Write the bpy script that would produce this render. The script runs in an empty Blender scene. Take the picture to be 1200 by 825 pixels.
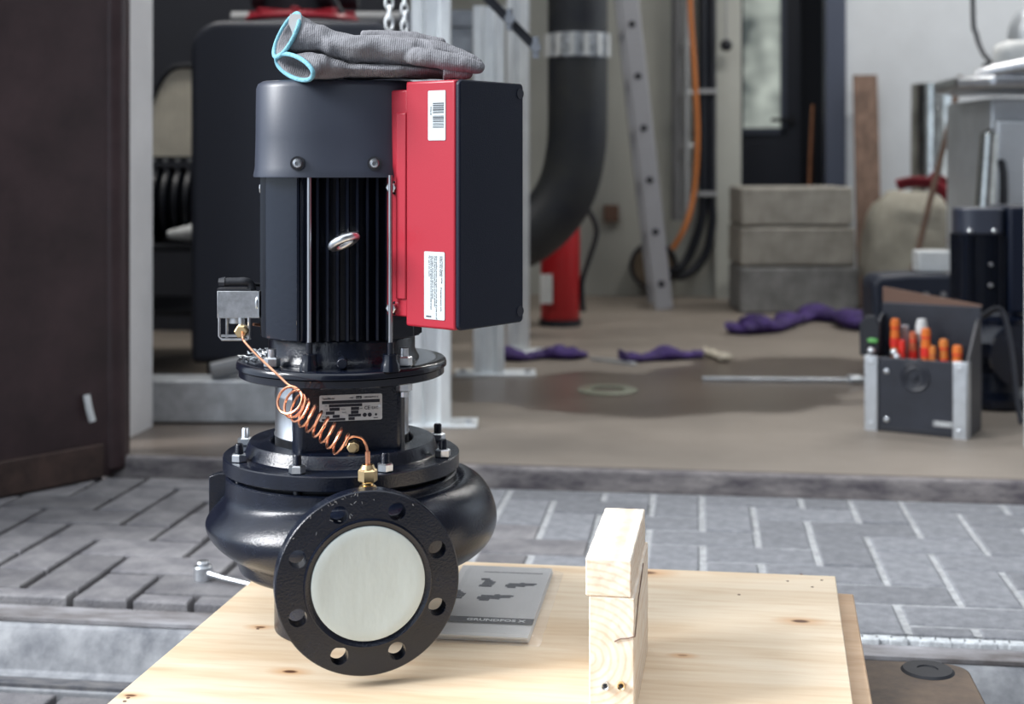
import bpy, bmesh, math, random
from mathutils import Vector, Matrix, noise
random.seed(7)
S = bpy.context.scene
COL = S.collection
PI = math.pi
# ------------------------------------------------------------------ camera, sky, sun, exposure
FPX, HY, CH = 1650.0, 187.0, 0.735          # focal length in pixels, horizon row, camera height
YAW = math.radians(7.5)
cam = bpy.data.cameras.new('camera'); camo = bpy.data.objects.new('camera', cam); COL.objects.link(camo)
camo.location = (0, 0, CH); camo.rotation_euler = (PI/2, 0, YAW)
cam.sensor_width = 36; cam.lens = FPX/1200*36; cam.shift_y = -(412.5-HY)/1200
cam.clip_start = .05; cam.dof.use_dof = True; cam.dof.focus_distance = 1.58; cam.dof.aperture_fstop = 5.0
S.camera = camo
W = bpy.data.worlds.new('overcast_sky'); S.world = W; W.use_nodes = True
nt = W.node_tree; nt.nodes.clear()
wo = nt.nodes.new('ShaderNodeOutputWorld'); bg = nt.nodes.new('ShaderNodeBackground')
tc = nt.nodes.new('ShaderNodeTexCoord'); sx = nt.nodes.new('ShaderNodeSeparateXYZ'); rp = nt.nodes.new('ShaderNodeValToRGB')
nt.links.new(tc.outputs['Generated'], sx.inputs[0]); nt.links.new(sx.outputs['Z'], rp.inputs[0])
rp.color_ramp.elements[0].color = (.50, .58, .68, 1); rp.color_ramp.elements[0].position = 0
rp.color_ramp.elements[1].color = (.95, 1.0, 1.06, 1); rp.color_ramp.elements[1].position = 1
nt.links.new(rp.outputs[0], bg.inputs[0]); nt.links.new(bg.outputs[0], wo.inputs[0]); bg.inputs[1].default_value = 1.5
sl = bpy.data.lights.new('sun', 'SUN'); so = bpy.data.objects.new('sun', sl); COL.objects.link(so)
sl.energy = 4.6; sl.angle = math.radians(26); sl.color = (.97, .98, 1.0)
so.rotation_euler = Vector((-1.0, -.42, .66)).to_track_quat('Z', 'Y').to_euler()
S.view_settings.view_transform = 'Standard'; S.view_settings.look = 'None'; S.view_settings.gamma = 1
S.view_settings.use_curve_mapping = False; S.view_settings.exposure = 0.3
CA, SA = math.cos(YAW), math.sin(YAW)
def C(Xc, Zc, z=0.0): return Vector((Xc*CA-Zc*SA, Xc*SA+Zc*CA, z))       # camera-aligned ground plan -> world
def P(x, y, Z): return C((x-600)/FPX*Z, Z, CH-(y-HY)/FPX*Z)
def zat(y, Z): return CH-(y-HY)/FPX*Z
def on(x, y, z):                                                          # point on a level plane
    Z = (CH-z)*FPX/(y-HY); return C((x-600)/FPX*Z, Z, z)
def dep(y, z): return (CH-z)*FPX/(y-HY)
FL = .045                                                                 # hall floor level
# ------------------------------------------------------------------ materials
def mat(name, col, rough=.5, metal=0.0, var=.0, vs=8, bump=0.0, bs=60, col2=None, spec=.5, rand=0.0, coat=0.0, stretch=None, emis=None, alpha=None, trans=0.0, rvar=0.0, detail=6, lo=.35, hi=.65):
    m = bpy.data.materials.new(name); m.use_nodes = True; t = m.node_tree; N = t.nodes; L = t.links
    b = N['Principled BSDF']; b.inputs['Roughness'].default_value = rough; b.inputs['Metallic'].default_value = metal
    b.inputs['Specular IOR Level'].default_value = spec; b.inputs['Coat Weight'].default_value = coat
    b.inputs['Base Color'].default_value = (*col, 1)
    tcn = N.new('ShaderNodeTexCoord'); mp = N.new('ShaderNodeMapping'); L.new(tcn.outputs['Object'], mp.inputs[0])
    if stretch: mp.inputs['Scale'].default_value = stretch
    src = None
    if var or col2:
        n = N.new('ShaderNodeTexNoise'); n.inputs['Scale'].default_value = vs; n.inputs['Detail'].default_value = detail
        n.inputs['Roughness'].default_value = .65; L.new(mp.outputs[0], n.inputs['Vector'])
        r = N.new('ShaderNodeValToRGB'); L.new(n.outputs['Fac'], r.inputs[0])
        c2 = col2 or tuple(min(1, c*(1+var)) for c in col); c1 = col if col2 else tuple(c*(1-var) for c in col)
        r.color_ramp.elements[0].position = lo; r.color_ramp.elements[1].position = hi
        r.color_ramp.elements[0].color = (*c1, 1); r.color_ramp.elements[1].color = (*c2, 1); src = r.outputs[0]
        if rvar:
            mr = N.new('ShaderNodeMapRange'); L.new(n.outputs['Fac'], mr.inputs[0]); mr.inputs[1].default_value = .3; mr.inputs[2].default_value = .7
            mr.inputs[3].default_value = rough-rvar; mr.inputs[4].default_value = rough+rvar; L.new(mr.outputs[0], b.inputs['Roughness'])
    if rand:
        oi = N.new('ShaderNodeObjectInfo'); mr = N.new('ShaderNodeMapRange'); L.new(oi.outputs['Random'], mr.inputs[0])
        mr.inputs[3].default_value = 1-rand; mr.inputs[4].default_value = 1+rand
        hs = N.new('ShaderNodeHueSaturation'); L.new(mr.outputs[0], hs.inputs['Value'])
        if src: L.new(src, hs.inputs['Color'])
        else: hs.inputs['Color'].default_value = (*col, 1)
        src = hs.outputs[0]
    if src: L.new(src, b.inputs['Base Color'])
    if bump:
        n = N.new('ShaderNodeTexNoise'); n.inputs['Scale'].default_value = bs; n.inputs['Detail'].default_value = 4; L.new(mp.outputs[0], n.inputs['Vector'])
        bp = N.new('ShaderNodeBump'); bp.inputs['Strength'].default_value = bump; bp.inputs['Distance'].default_value = .002
        L.new(n.outputs['Fac'], bp.inputs['Height']); L.new(bp.outputs[0], b.inputs['Normal'])
    if emis: b.inputs['Emission Color'].default_value = (*emis[:3], 1); b.inputs['Emission Strength'].default_value = emis[3]
    if trans: b.inputs['Transmission Weight'].default_value = trans
    if alpha is not None: b.inputs['Alpha'].default_value = alpha
    return m
M = {}
M['cast'] = mat('black_cast_paint', (.0040, .0065, .015), .24, bump=.20, bs=420, rvar=.05, var=.25, vs=30)
M['gloss'] = mat('gloss_black_paint', (.004, .006, .013), .20, bump=.05, bs=90, coat=.2)
M['motor'] = mat('satin_black_paint', (.004, .007, .016), .25, bump=.08, bs=160)
M['cap'] = mat('fan_cover_plastic', (.022, .029, .050), .43, bump=.03, bs=300, var=.1, vs=5, spec=.9)
M['drive'] = mat('black_drive_plastic', (.0035, .007, .019), .45, bump=.15, bs=700, spec=.3)
M['red'] = mat('red_lacquer', (.36, .018, .034), .34, bump=.05, bs=500, spec=.4)
M['steel'] = mat('brushed_steel', (.56, .58, .61), .32, 1.0, var=.12, vs=40, stretch=(1, 1, .2))
M['zinc'] = mat('zinc_plate', (.66, .69, .72), .30, 1.0, var=.15, vs=60)
M['galv'] = mat('galvanised_steel', (.84, .87, .90), .45, .5, var=.15, vs=14, stretch=(1, 1, .25))
M['galvb'] = mat('galvanised_beam', (.46, .48, .50), .5, .5, var=.25, vs=12)
M['galvd'] = mat('dull_galvanised', (.28, .30, .33), .5, .7, var=.25, vs=10)
M['rod'] = mat('tie_rod_steel', (.45, .46, .48), .3, 1.0)
M['bracket'] = mat('sensor_bracket_metal', (.42, .43, .45), .36, .9, var=.2, vs=90)
M['copper'] = mat('copper', (.86, .40, .24), .24, 1.0, var=.15, vs=50)
M['brass'] = mat('brass', (.82, .62, .34), .28, 1.0, var=.1, vs=50)
M['plate'] = mat('nameplate_silver', (.62, .62, .62), .45, .3)
M['ink'] = mat('black_ink', (.012, .014, .025), .5)
M['label'] = mat('white_label', (.50, .56, .58), .5)
M['disc'] = mat('pale_plastic_cover', (.54, .60, .59), .42, var=.05, vs=12, bump=1.0, bs=26, stretch=(1, 1, .45))
M['rubber'] = mat('black_rubber', (.010, .012, .018), .6, bump=.2, bs=60)
M['hose'] = mat('black_hose', (.006, .008, .014), .45)
M['duct'] = mat('black_insulated_pipe', (.011, .014, .022), .52, col2=(.030, .032, .032), vs=5, bump=.2, bs=20)
M['silver'] = mat('silver_clamp', (.42, .45, .48), .4, .5, var=.5, vs=30)
M['glove'] = mat('grey_knit', (.22, .22, .235), .85, var=.25, vs=28, bump=.5, bs=500, spec=.2)
_t = M['glove'].node_tree; _c = _t.nodes.new('ShaderNodeTexCoord'); _w = _t.nodes.new('ShaderNodeTexWave'); _w.inputs['Scale'].default_value = 130; _w.inputs['Distortion'].default_value = .6
_t.links.new(_c.outputs['Object'], _w.inputs['Vector']); _p = _t.nodes.new('ShaderNodeBump'); _p.inputs['Strength'].default_value = .35; _p.inputs['Distance'].default_value = .001
_t.links.new(_w.outputs['Fac'], _p.inputs['Height']); _o = _t.nodes['Principled BSDF'].inputs['Normal']; _t.links.new(_o.links[0].from_socket, _p.inputs['Normal']); _t.links.new(_p.outputs[0], _o)
M['cyan'] = mat('cyan_hem', (.20, .44, .53), .8, var=.2, vs=300, bump=.5, bs=500, spec=.2)
M['whitefab'] = mat('white_care_label', (.6, .6, .6), .8)
M['wall'] = mat('white_wall_panel', (.46, .47, .43), .6, var=.06, vs=2)
M['wallr'] = mat('white_plaster', (.58, .61, .64), .7, var=.05, vs=3)
M['jamb'] = mat('grey_jamb', (.74, .74, .75), .5, var=.05, vs=6)
M['dark'] = mat('unlit_dark_wall', (.022, .025, .035), .8)  # near-black puts the shade of unlit walls into the colour
M['facade'] = mat('facade_cladding', (.30, .31, .33), .6)
M['yard'] = mat('shade_wall_dark', (.055, .052, .056), .85, var=.3, vs=6)  # dark tone of the added walls out of view
M['ceil'] = mat('ceiling_board', (.35, .36, .37), .8)
M['brown'] = mat('brown_gate_paint', (.040, .022, .024), .40, var=.35, vs=5, bump=.15, bs=30, rvar=.08)
M['rust'] = mat('rusty_brown_edge', (.028, .016, .013), .6, col2=(.07, .04, .032), vs=14, bump=.3)
M['slate'] = mat('slate_blue_frame', (.065, .078, .115), .45)
M['doorp'] = mat('dark_door_paint', (.016, .020, .034), .45)
M['glasslit'] = mat('frosted_daylight_glass', (.10, .12, .12), .25, col2=(.62, .68, .62), vs=3.2, detail=2, emis=(.5, .58, .52, .45))
M['concb'] = mat('concrete_block', (.30, .285, .25), .9, var=.22, vs=10, bump=.6, bs=60, rand=.05)
M['concd'] = mat('dark_concrete_block', (.20, .20, .195), .9, var=.3, vs=9, bump=.6, bs=60)
M['sack'] = mat('beige_sack', (.30, .285, .235), .9, var=.2, vs=8, bump=.5, bs=40)
M['redfab'] = mat('dark_red_fabric', (.20, .012, .022), .8, var=.3, vs=12)
M['redext'] = mat('extinguisher_red', (.42, .015, .02), .3)
M['purple'] = mat('purple_webbing', (.045, .022, .12), .8, var=.4, vs=18, bump=.4)
M['beige'] = mat('beige_sleeve', (.50, .45, .36), .8, var=.2, vs=15)
M['oldwood'] = mat('old_brown_wood', (.15, .095, .07), .8, var=.35, vs=6, stretch=(6, 6, 1), bump=.3)
M['orange'] = mat('orange_cable', (.46, .15, .035), .5)
M['grey'] = mat('grey_plastic', (.30, .31, .32), .5)
M['alu'] = mat('aluminium', (.60, .63, .66), .38, .9, var=.1, vs=20)
M['ladderm'] = mat('dull_ladder_aluminium', (.36, .37, .40), .5, .3)
M['foil'] = mat('foil_sleeve', (.62, .64, .62), .2, 1.0, bump=1.0, bs=9, var=.3, vs=8)
M['whitecab'] = mat('pale_steel_front', (.60, .64, .68), .35, .5, var=.15, vs=3)
M['leather'] = mat('black_leather', (.020, .023, .033), .42, bump=.5, bs=170, var=.2, vs=12)
M['tan'] = mat('tan_leather_edge', (.15, .085, .06), .7, bump=.3, bs=100)
M['orhand'] = mat('orange_handle', (.70, .17, .025), .35)
M['redhand'] = mat('red_handle', (.68, .03, .02), .35)
M['green'] = mat('green_grip', (.12, .42, .10), .5)
M['blue'] = mat('blue_plastic', (.04, .20, .42), .4)
M['white'] = mat('white_plastic', (.62, .64, .64), .5, var=.1)
M['paper'] = mat('paper_white', (.55, .55, .54), .7)
M['cover'] = mat('grey_cover_print', (.47, .465, .46), .55)
M['film'] = mat('clear_plastic_film', (.8, .82, .85), .12, alpha=.13, bump=1.0, bs=30, spec=1.0)
M['kerb'] = mat('kerb_concrete', (.13, .138, .155), .85, col2=(.36, .37, .385), vs=11, bump=.9, bs=45, detail=10)
M['kerbtop'] = mat('kerb_top_dirt', (.10, .088, .085), .85, col2=(.34, .34, .36), vs=5, bump=.6, bs=40, stretch=(1, 3, 1), detail=8)
M['thresh'] = mat('threshold_concrete', (.07, .062, .072), .8, col2=(.26, .24, .235), vs=9, bump=.7, bs=40, detail=9, stretch=(1, 2, 3))
M['edge_mortar'] = mat('white_mortar', (.52, .55, .57), .9, var=.2, vs=60, bump=.8, bs=90)
M['sand'] = mat('joint_sand', (.33, .34, .35), .95, var=.25, vs=70, bump=.6, bs=200)
M['bed'] = mat('joint_dirt', (.03, .028, .032), .95, var=.4, vs=40)
M['bed2'] = mat('gutter_dirt', (.05, .055, .07), .9, col2=(.17, .165, .165), vs=16, bump=.8, bs=60, stretch=(1, 3, 1))
M['paver'] = mat('grey_paver', (.135, .142, .157), .85, col2=(.215, .222, .240), vs=38, bump=.8, bs=220, rand=.16, detail=8)
M['paverb'] = mat('worn_brown_paver', (.105, .103, .115), .72, col2=(.215, .21, .216), vs=14, bump=.8, bs=200, rand=.22, detail=8)
M['dolly'] = mat('brown_dolly_board', (.055, .038, .030), .6, col2=(.17, .115, .075), vs=9, bump=.3, bs=60, detail=8)
M['asphalt'] = mat('distant_ground', (.20, .20, .21), .9, var=.2, vs=5)
_g = M['glasslit'].node_tree; _b = _g.nodes['Principled BSDF']; _g.links.new(_b.inputs['Base Color'].links[0].from_socket, _b.inputs['Emission Color'])
def floor_mat():
    m = mat('hall_concrete', (.215, .185, .155), .62, var=.13, vs=2.2, bump=.25, bs=60, detail=9); t = m.node_tree; N = t.nodes; L = t.links; b = N['Principled BSDF']
    old = b.inputs['Base Color'].links[0].from_socket
    tcn = N.new('ShaderNodeTexCoord'); nz = N.new('ShaderNodeTexNoise'); nz.inputs['Scale'].default_value = 2.6; nz.inputs['Detail'].default_value = 5
    L.new(tcn.outputs['Object'], nz.inputs['Vector'])
    def blob(cx, cy, rx, ry):
        mp = N.new('ShaderNodeMapping'); L.new(tcn.outputs['Object'], mp.inputs[0])
        mp.inputs['Location'].default_value = (-cx/rx, -cy/ry, 0); mp.inputs['Scale'].default_value = (1/rx, 1/ry, 0)
        ln = N.new('ShaderNodeVectorMath'); ln.operation = 'LENGTH'; L.new(mp.outputs[0], ln.inputs[0])
        ad = N.new('ShaderNodeMath'); ad.operation = 'ADD'; L.new(ln.outputs['Value'], ad.inputs[0])
        sc = N.new('ShaderNodeMath'); sc.operation = 'MULTIPLY_ADD'; L.new(nz.outputs['Fac'], sc.inputs[0]); sc.inputs[1].default_value = 1.5; sc.inputs[2].default_value = -.75
        L.new(sc.outputs[0], ad.inputs[1])
        mr = N.new('ShaderNodeMapRange'); L.new(ad.outputs[0], mr.inputs[0]); mr.inputs[1].default_value = .92; mr.inputs[2].default_value = 1.08; mr.inputs[3].default_value = 1; mr.inputs[4].default_value = 0
        return mr.outputs[0]
    a1 = blob(-.22, 4.18, .66, .36); a2 = blob(.28, 4.6, .42, .42); a3 = blob(-1.25, 3.6, .5, .45)
    mx = N.new('ShaderNodeMath'); mx.operation = 'MAXIMUM'; L.new(a1, mx.inputs[0]); L.new(a2, mx.inputs[1])
    mx2 = N.new('ShaderNodeMath'); mx2.operation = 'MAXIMUM'; L.new(mx.outputs[0], mx2.inputs[0]); L.new(a3, mx2.inputs[1])
    mm = N.new('ShaderNodeMix'); mm.data_type = 'RGBA'; mm.blend_type = 'MULTIPLY'; L.new(mx2.outputs[0], mm.inputs[0]); L.new(old, mm.inputs[6]); mm.inputs[7].default_value = (.50, .47, .46, 1)
    L.new(mm.outputs[2], b.inputs['Base Color'])
    rr = N.new('ShaderNodeMapRange'); L.new(mx2.outputs[0], rr.inputs[0]); rr.inputs[3].default_value = .62; rr.inputs[4].default_value = .30; L.new(rr.outputs[0], b.inputs['Roughness'])
    return m
M['floor'] = floor_mat()
def wood_mat(name, c1, c2, knots=(), ring=None, scale=(1.6, 14, 14), bump=.15, streak=True):
    m = mat(name, c1, .55, bump=bump, bs=14, stretch=scale); t = m.node_tree; N = t.nodes; L = t.links; b = N['Principled BSDF']
    tcn = N.new('ShaderNodeTexCoord'); last = None
    mp = N.new('ShaderNodeMapping'); L.new(tcn.outputs['Object'], mp.inputs[0]); mp.inputs['Scale'].default_value = scale
    n = N.new('ShaderNodeTexNoise'); n.inputs['Scale'].default_value = 1.4; n.inputs['Detail'].default_value = 7; n.inputs['Distortion'].default_value = .6; L.new(mp.outputs[0], n.inputs['Vector'])
    r = N.new('ShaderNodeValToRGB'); L.new(n.outputs['Fac'], r.inputs[0]); e = r.color_ramp.elements
    e[0].position = .34; e[0].color = (*c2, 1); e[1].position = .6; e[1].color = (*c1, 1); last = r.outputs[0]
    n2 = N.new('ShaderNodeTexNoise'); n2.inputs['Scale'].default_value = 7; n2.inputs['Detail'].default_value = 3; L.new(mp.outputs[0], n2.inputs['Vector'])
    mx = N.new('ShaderNodeMix'); mx.data_type = 'RGBA'; mx.blend_type = 'MULTIPLY'; mr = N.new('ShaderNodeMapRange'); L.new(n2.outputs['Fac'], mr.inputs[0])
    mr.inputs[1].default_value = .45; mr.inputs[2].default_value = .75; mr.inputs[4].default_value = .45; L.new(mr.outputs[0], mx.inputs[0]); L.new(last, mx.inputs[6]); mx.inputs[7].default_value = (.80, .66, .52, 1); last = mx.outputs[2]
    for kx, ky, rr, dk in knots:
        mk = N.new('ShaderNodeMapping'); L.new(tcn.outputs['Object'], mk.inputs[0]); mk.inputs['Location'].default_value = (-kx/(rr*1.9), -ky/rr, 0); mk.inputs['Scale'].default_value = (1/(rr*1.9), 1/rr, 0)
        ln = N.new('ShaderNodeVectorMath'); ln.operation = 'LENGTH'; L.new(mk.outputs[0], ln.inputs[0])
        for lim0, lim1, cc, am in ((.6, 3.2, (.80, .52, .30, 1), .75), (.55, 1.05, (.13, .07, .05, 1), dk)):
            q = N.new('ShaderNodeMapRange'); L.new(ln.outputs['Value'], q.inputs[0]); q.inputs[1].default_value = lim0; q.inputs[2].default_value = lim1; q.inputs[3].default_value = am; q.inputs[4].default_value = 0
            mx = N.new('ShaderNodeMix'); mx.data_type = 'RGBA'; mx.blend_type = 'MULTIPLY'; L.new(q.outputs[0], mx.inputs[0]); L.new(last, mx.inputs[6]); mx.inputs[7].default_value = cc; last = mx.outputs[2]
    if ring:
        mk = N.new('ShaderNodeMapping'); L.new(tcn.outputs['Object'], mk.inputs[0]); mk.inputs['Location'].default_value = (-ring[0], -ring[1], -ring[2]); mk.inputs['Scale'].default_value = (1, 0.02, 1)
        w = N.new('ShaderNodeTexWave'); w.wave_type = 'RINGS'; w.rings_direction = 'SPHERICAL'; w.inputs['Scale'].default_value = 42; w.inputs['Distortion'].default_value = 1.2; w.inputs['Detail'].default_value = 3; w.inputs['Detail Scale'].default_value = 3
        L.new(mk.outputs[0], w.inputs['Vector'])
        q = N.new('ShaderNodeMapRange'); L.new(w.outputs['Fac'], q.inputs[0]); q.inputs[1].default_value = 0; q.inputs[2].default_value = .45; q.inputs[3].default_value = .75; q.inputs[4].default_value = 0
        mx = N.new('ShaderNodeMix'); mx.data_type = 'RGBA'; mx.blend_type = 'MULTIPLY'; L.new(q.outputs[0], mx.inputs[0]); L.new(last, mx.inputs[6]); mx.inputs[7].default_value = (.90, .80, .70, 1); last = mx.outputs[2]
    L.new(last, b.inputs['Base Color'])
    return m
# ------------------------------------------------------------------ mesh helpers
def box(bm, c, s, rz=0.0, R=None):
    r = bmesh.ops.create_cube(bm, size=1); vs = r['verts']
    Mx = Matrix.Translation(Vector(c)) @ (R.to_4x4() if R else Matrix.Rotation(rz, 4, 'Z')) @ Matrix.Diagonal((*s, 1))
    bmesh.ops.transform(bm, matrix=Mx, verts=vs); return vs
def cyl(bm, p0, p1, r, n=24, r2=None, cap=True):
    p0, p1 = Vector(p0), Vector(p1); d = p1-p0
    res = bmesh.ops.create_cone(bm, cap_ends=cap, segments=n, radius1=r, radius2=r if r2 is None else r2, depth=d.length)
    q = d.to_track_quat('Z', 'Y').to_matrix().to_4x4()
    bmesh.ops.transform(bm, matrix=Matrix.Translation((p0+p1)/2) @ q, verts=res['verts']); return res['verts']
def lathe(bm, prof, n=64, Mx=None, close=True):
    rings = []
    for r, z in prof:
        if r < 1e-6: rings.append([bm.verts.new((0, 0, z))])
        else: rings.append([bm.verts.new((r*math.cos(2*PI*i/n), r*math.sin(2*PI*i/n), z)) for i in range(n)])
    for a, b in zip(rings, rings[1:]):
        for i in range(n):
            j = (i+1) % n
            if len(a) == 1 and len(b) == 1: continue
            if len(a) == 1: bm.faces.new((a[0], b[j], b[i]))
            elif len(b) == 1: bm.faces.new((a[i], a[j], b[0]))
            else: bm.faces.new((a[i], a[j], b[j], b[i]))
    vs = [v for r in rings for v in r]
    if Mx is not None: bmesh.ops.transform(bm, matrix=Mx, verts=vs)
    return vs
def prism(bm, poly, z0, z1, Mx=None):
    a = [bm.verts.new((x, y, z0)) for x, y in poly]; b = [bm.verts.new((x, y, z1)) for x, y in poly]; n = len(poly)
    bm.faces.new(a[::-1]); bm.faces.new(b)
    for i in range(n): bm.faces.new((a[i], a[(i+1) % n], b[(i+1) % n], b[i]))
    if Mx is not None: bmesh.ops.transform(bm, matrix=Mx, verts=a+b)
    return a+b
def spline(pts, k=6):
    pts = [Vector(p) for p in pts]; out = []
    for i in range(len(pts)-1):
        p0 = pts[max(i-1, 0)]; p1 = pts[i]; p2 = pts[i+1]; p3 = pts[min(i+2, len(pts)-1)]
        for s in range(k):
            t = s/k; out.append(.5*((2*p1)+(p2-p0)*t+(2*p0-5*p1+4*p2-p3)*t*t+(3*p1-p0-3*p2+p3)*t**3))
    out.append(pts[-1]); return out
def tube(bm, pts, r, n=10, flat=1.0, closed=False, up=None):
    pts = [Vector(p) for p in pts]; m = len(pts); rs = r if isinstance(r, (list, tuple)) else [r]*m
    prev = None; rings = []
    for i, p in enumerate(pts):
        if closed: t = (pts[(i+1) % m]-pts[i-1]).normalized()
        else: t = (pts[min(i+1, m-1)]-pts[max(i-1, 0)]).normalized()
        if up is not None: nv = (Vector(up)-t*t.dot(Vector(up))).normalized()
        elif prev is None: nv = t.orthogonal().normalized()
        else: nv = (prev-t*t.dot(prev)).normalized()
        prev = nv; bv = t.cross(nv)
        rings.append([bm.verts.new(p+(nv*math.cos(2*PI*k/n)*flat+bv*math.sin(2*PI*k/n))*rs[i]) for k in range(n)])
    q = range(m) if closed else range(m-1)
    for i in q:
        a, b = rings[i], rings[(i+1) % m]
        for k in range(n): bm.faces.new((a[k], a[(k+1) % n], b[(k+1) % n], b[k]))
    if not closed: bm.faces.new(rings[0][::-1]); bm.faces.new(rings[-1])
    return [v for g in rings for v in g]
def hexnut(bm, c, af, h, ax=(0, 0, 1), rot=0.0, dome=True):
    R = af/2/math.cos(PI/6); ax = Vector(ax).normalized()
    Mx = Matrix.Translation(Vector(c)) @ ax.to_track_quat('Z', 'Y').to_matrix().to_4x4() @ Matrix.Rotation(rot, 4, 'Z')
    k = af/2*.97
    lathe6 = [(0, 0), (k*.98, 0), (R, h*.12), (R, h*.86), (k*.95, h), (0, h)]
    return lathe(bm, lathe6, 6, Mx)
def obj(name, bm, m, parent=None, bevel=0.0, seg=2, sharp=35, loc=None, rz=None, smooth=True):
    bmesh.ops.recalc_face_normals(bm, faces=bm.faces[:])
    if smooth:
        for f_ in bm.faces: f_.smooth = True
        lim = math.radians(sharp)
        for e in bm.edges:
            if len(e.link_faces) == 2 and e.calc_face_angle(0) > lim: e.smooth = False
    me = bpy.data.meshes.new(name); bm.to_mesh(me); bm.free()
    me.materials.append(M[m] if isinstance(m, str) else m)
    o = bpy.data.objects.new(name, me); COL.objects.link(o)
    if parent: o.parent = parent
    if loc is not None: o.location = loc
    if rz is not None: o.rotation_euler = (0, 0, rz)
    if bevel:
        b = o.modifiers.new('bevel', 'BEVEL'); b.width = bevel; b.segments = seg; b.limit_method = 'ANGLE'; b.angle_limit = math.radians(30)
        b.harden_normals = True if False else False
    return o
def nb(): return bmesh.new()
def tag(o, label, cat, group=None):
    o['label'] = label; o['category'] = cat
    if group: o['group'] = group
    return o
def thing(name, label, cat, loc, rz=YAW, group=None):
    o = bpy.data.objects.new(name, None); COL.objects.link(o); o.location = loc; o.rotation_euler = (0, 0, rz); o.empty_display_size = .05
    return tag(o, label, cat, group)
def struct(o): o['kind'] = 'structure'; return o
def link_copy(o, parent, loc=None, rz=None, rot=None):
    c = o.copy(); COL.objects.link(c); c.parent = parent
    if loc is not None: c.location = loc
    if rz is not None: c.rotation_euler = (0, 0, rz)
    if rot is not None: c.rotation_euler = rot
    return c
def bake(o):                                   # apply modifiers without operators
    dg = bpy.context.evaluated_depsgraph_get(); ev = o.evaluated_get(dg); me = bpy.data.meshes.new_from_object(ev)
    old = o.data; o.modifiers.clear(); o.data = me; return o
def cut(o, cutters):
    cs = []
    for i, c in enumerate(cutters):
        bmesh.ops.recalc_face_normals(c, faces=c.faces[:]); me = bpy.data.meshes.new('cutter'); c.to_mesh(me); c.free()
        k = bpy.data.objects.new('cutter', me); COL.objects.link(k); k.parent = o.parent; k.matrix_basis = o.matrix_basis.copy(); cs.append(k)
        md = o.modifiers.new('cut', 'BOOLEAN'); md.object = k; md.operation = 'DIFFERENCE'; md.solver = 'EXACT'
    bpy.context.view_layer.update(); bake(o)
    for k in cs: me = k.data; bpy.data.objects.remove(k); bpy.data.meshes.remove(me)
    me = o.data; b = bmesh.new(); b.from_mesh(me)
    for e in b.edges: e.smooth = not (len(e.link_faces) == 2 and e.calc_face_angle(0) > math.radians(35))
    for f_ in b.faces: f_.smooth = True
    b.to_mesh(me); b.free(); return o
def text(name, s, size, m, parent, Mx, align='LEFT', bold=0.0):
    cu = bpy.data.curves.new(name, 'FONT'); cu.body = s; cu.size = size; cu.align_x = align; cu.extrude = .00012; cu.offset = bold; cu.resolution_u = 2
    t = bpy.data.objects.new(name, cu); COL.objects.link(t); bpy.context.view_layer.update()
    dg = bpy.context.evaluated_depsgraph_get(); me = bpy.data.meshes.new_from_object(t.evaluated_get(dg)); bpy.data.objects.remove(t); bpy.data.curves.remove(cu)
    me.transform(Mx); me.materials.clear(); me.materials.append(M[m]); o = bpy.data.objects.new(name, me); COL.objects.link(o); o.parent = parent; return o
class Fr:                                       # camera-aligned local frame with its origin at camera-plan (X, Z, z)
    def __init__(s, X, Z, z): s.X, s.Z, s.z = X, Z, z; s.loc = C(X, Z, z)
    def p(s, x, y, Z): return Vector(((x-600)/FPX*Z-s.X, Z-s.Z, zat(y, Z)-s.z))
def frpx(x, y, Z): return Fr((x-600)/FPX*Z, Z, zat(y, Z))
def frfl(x, y, z=FL): Z = dep(y, z); return Fr((x-600)/FPX*Z, Z, z)

# ================================================================== SETTING: outside
U = .1055; X0, Y0 = .326, 2.396; YK, YT = 2.245, 3.135
g = nb(); box(g, (0, 1.0, -.175), (12, 14, .05)); struct(obj('ground', g, 'asphalt', loc=(0, -3.2, 0)))
g = nb(); box(g, (0, 0, 0), (4.4, YT-YK+.02, .12)); bed = struct(obj('pavement', g, 'bed', loc=(-.1, (YK+YT)/2, -.09)))
def paver_mesh(w, d, h=.06, nm='paver', rough=0):
    b = nb(); box(b, (0, 0, -h/2), (w, d, h)); bmesh.ops.bevel(b, geom=[e for e in b.edges if all(v.co.z > -.001 for v in e.verts)], offset=.0035, segments=2, affect='EDGES', profile=.5)
    for f_ in b.faces: f_.smooth = False
    me = bpy.data.meshes.new(nm); b.to_mesh(me); b.free(); return me
cache = {}
def lay(parent, x0, x1, y0, y1, z, pick, off, gap=.0125, gy=.0075, ox=0., oy=0.):
    k = 0
    for i in range(-30, 30):
        for j in range(-30, 30):
            s = (i+j+1) % 4
            if s == 0: w, d = 2*U, U
            elif s == 2: w, d = U, 2*U
            else: continue
            a0, b0 = X0+ox+i*U, Y0+oy+j*U; a1, b1 = a0+w, b0+d
            a0, a1, b0, b1 = max(a0, x0), min(a1, x1), max(b0, y0), min(b1, y1)
            if a1-a0 < .03 or b1-b0 < .025: continue
            key = (round(a1-a0-gap, 4), round(b1-b0-gy, 4))
            mt = pick((a0+a1)/2, (b0+b1)/2); kk = key+(mt,)
            if kk not in cache: cache[kk] = paver_mesh(*key); cache[kk].materials.append(M[mt])
            o = bpy.data.objects.new('paver', cache[kk]); COL.objects.link(o); o.parent = parent
            o.location = ((a0+a1)/2-off[0], (b0+b1)/2-off[1], z+random.uniform(-.0016, .0012)-off[2]); o.rotation_euler = (random.uniform(-.006, .006), random.uniform(-.006, .006), random.uniform(-.006, .006)); k += 1
    return k
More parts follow.
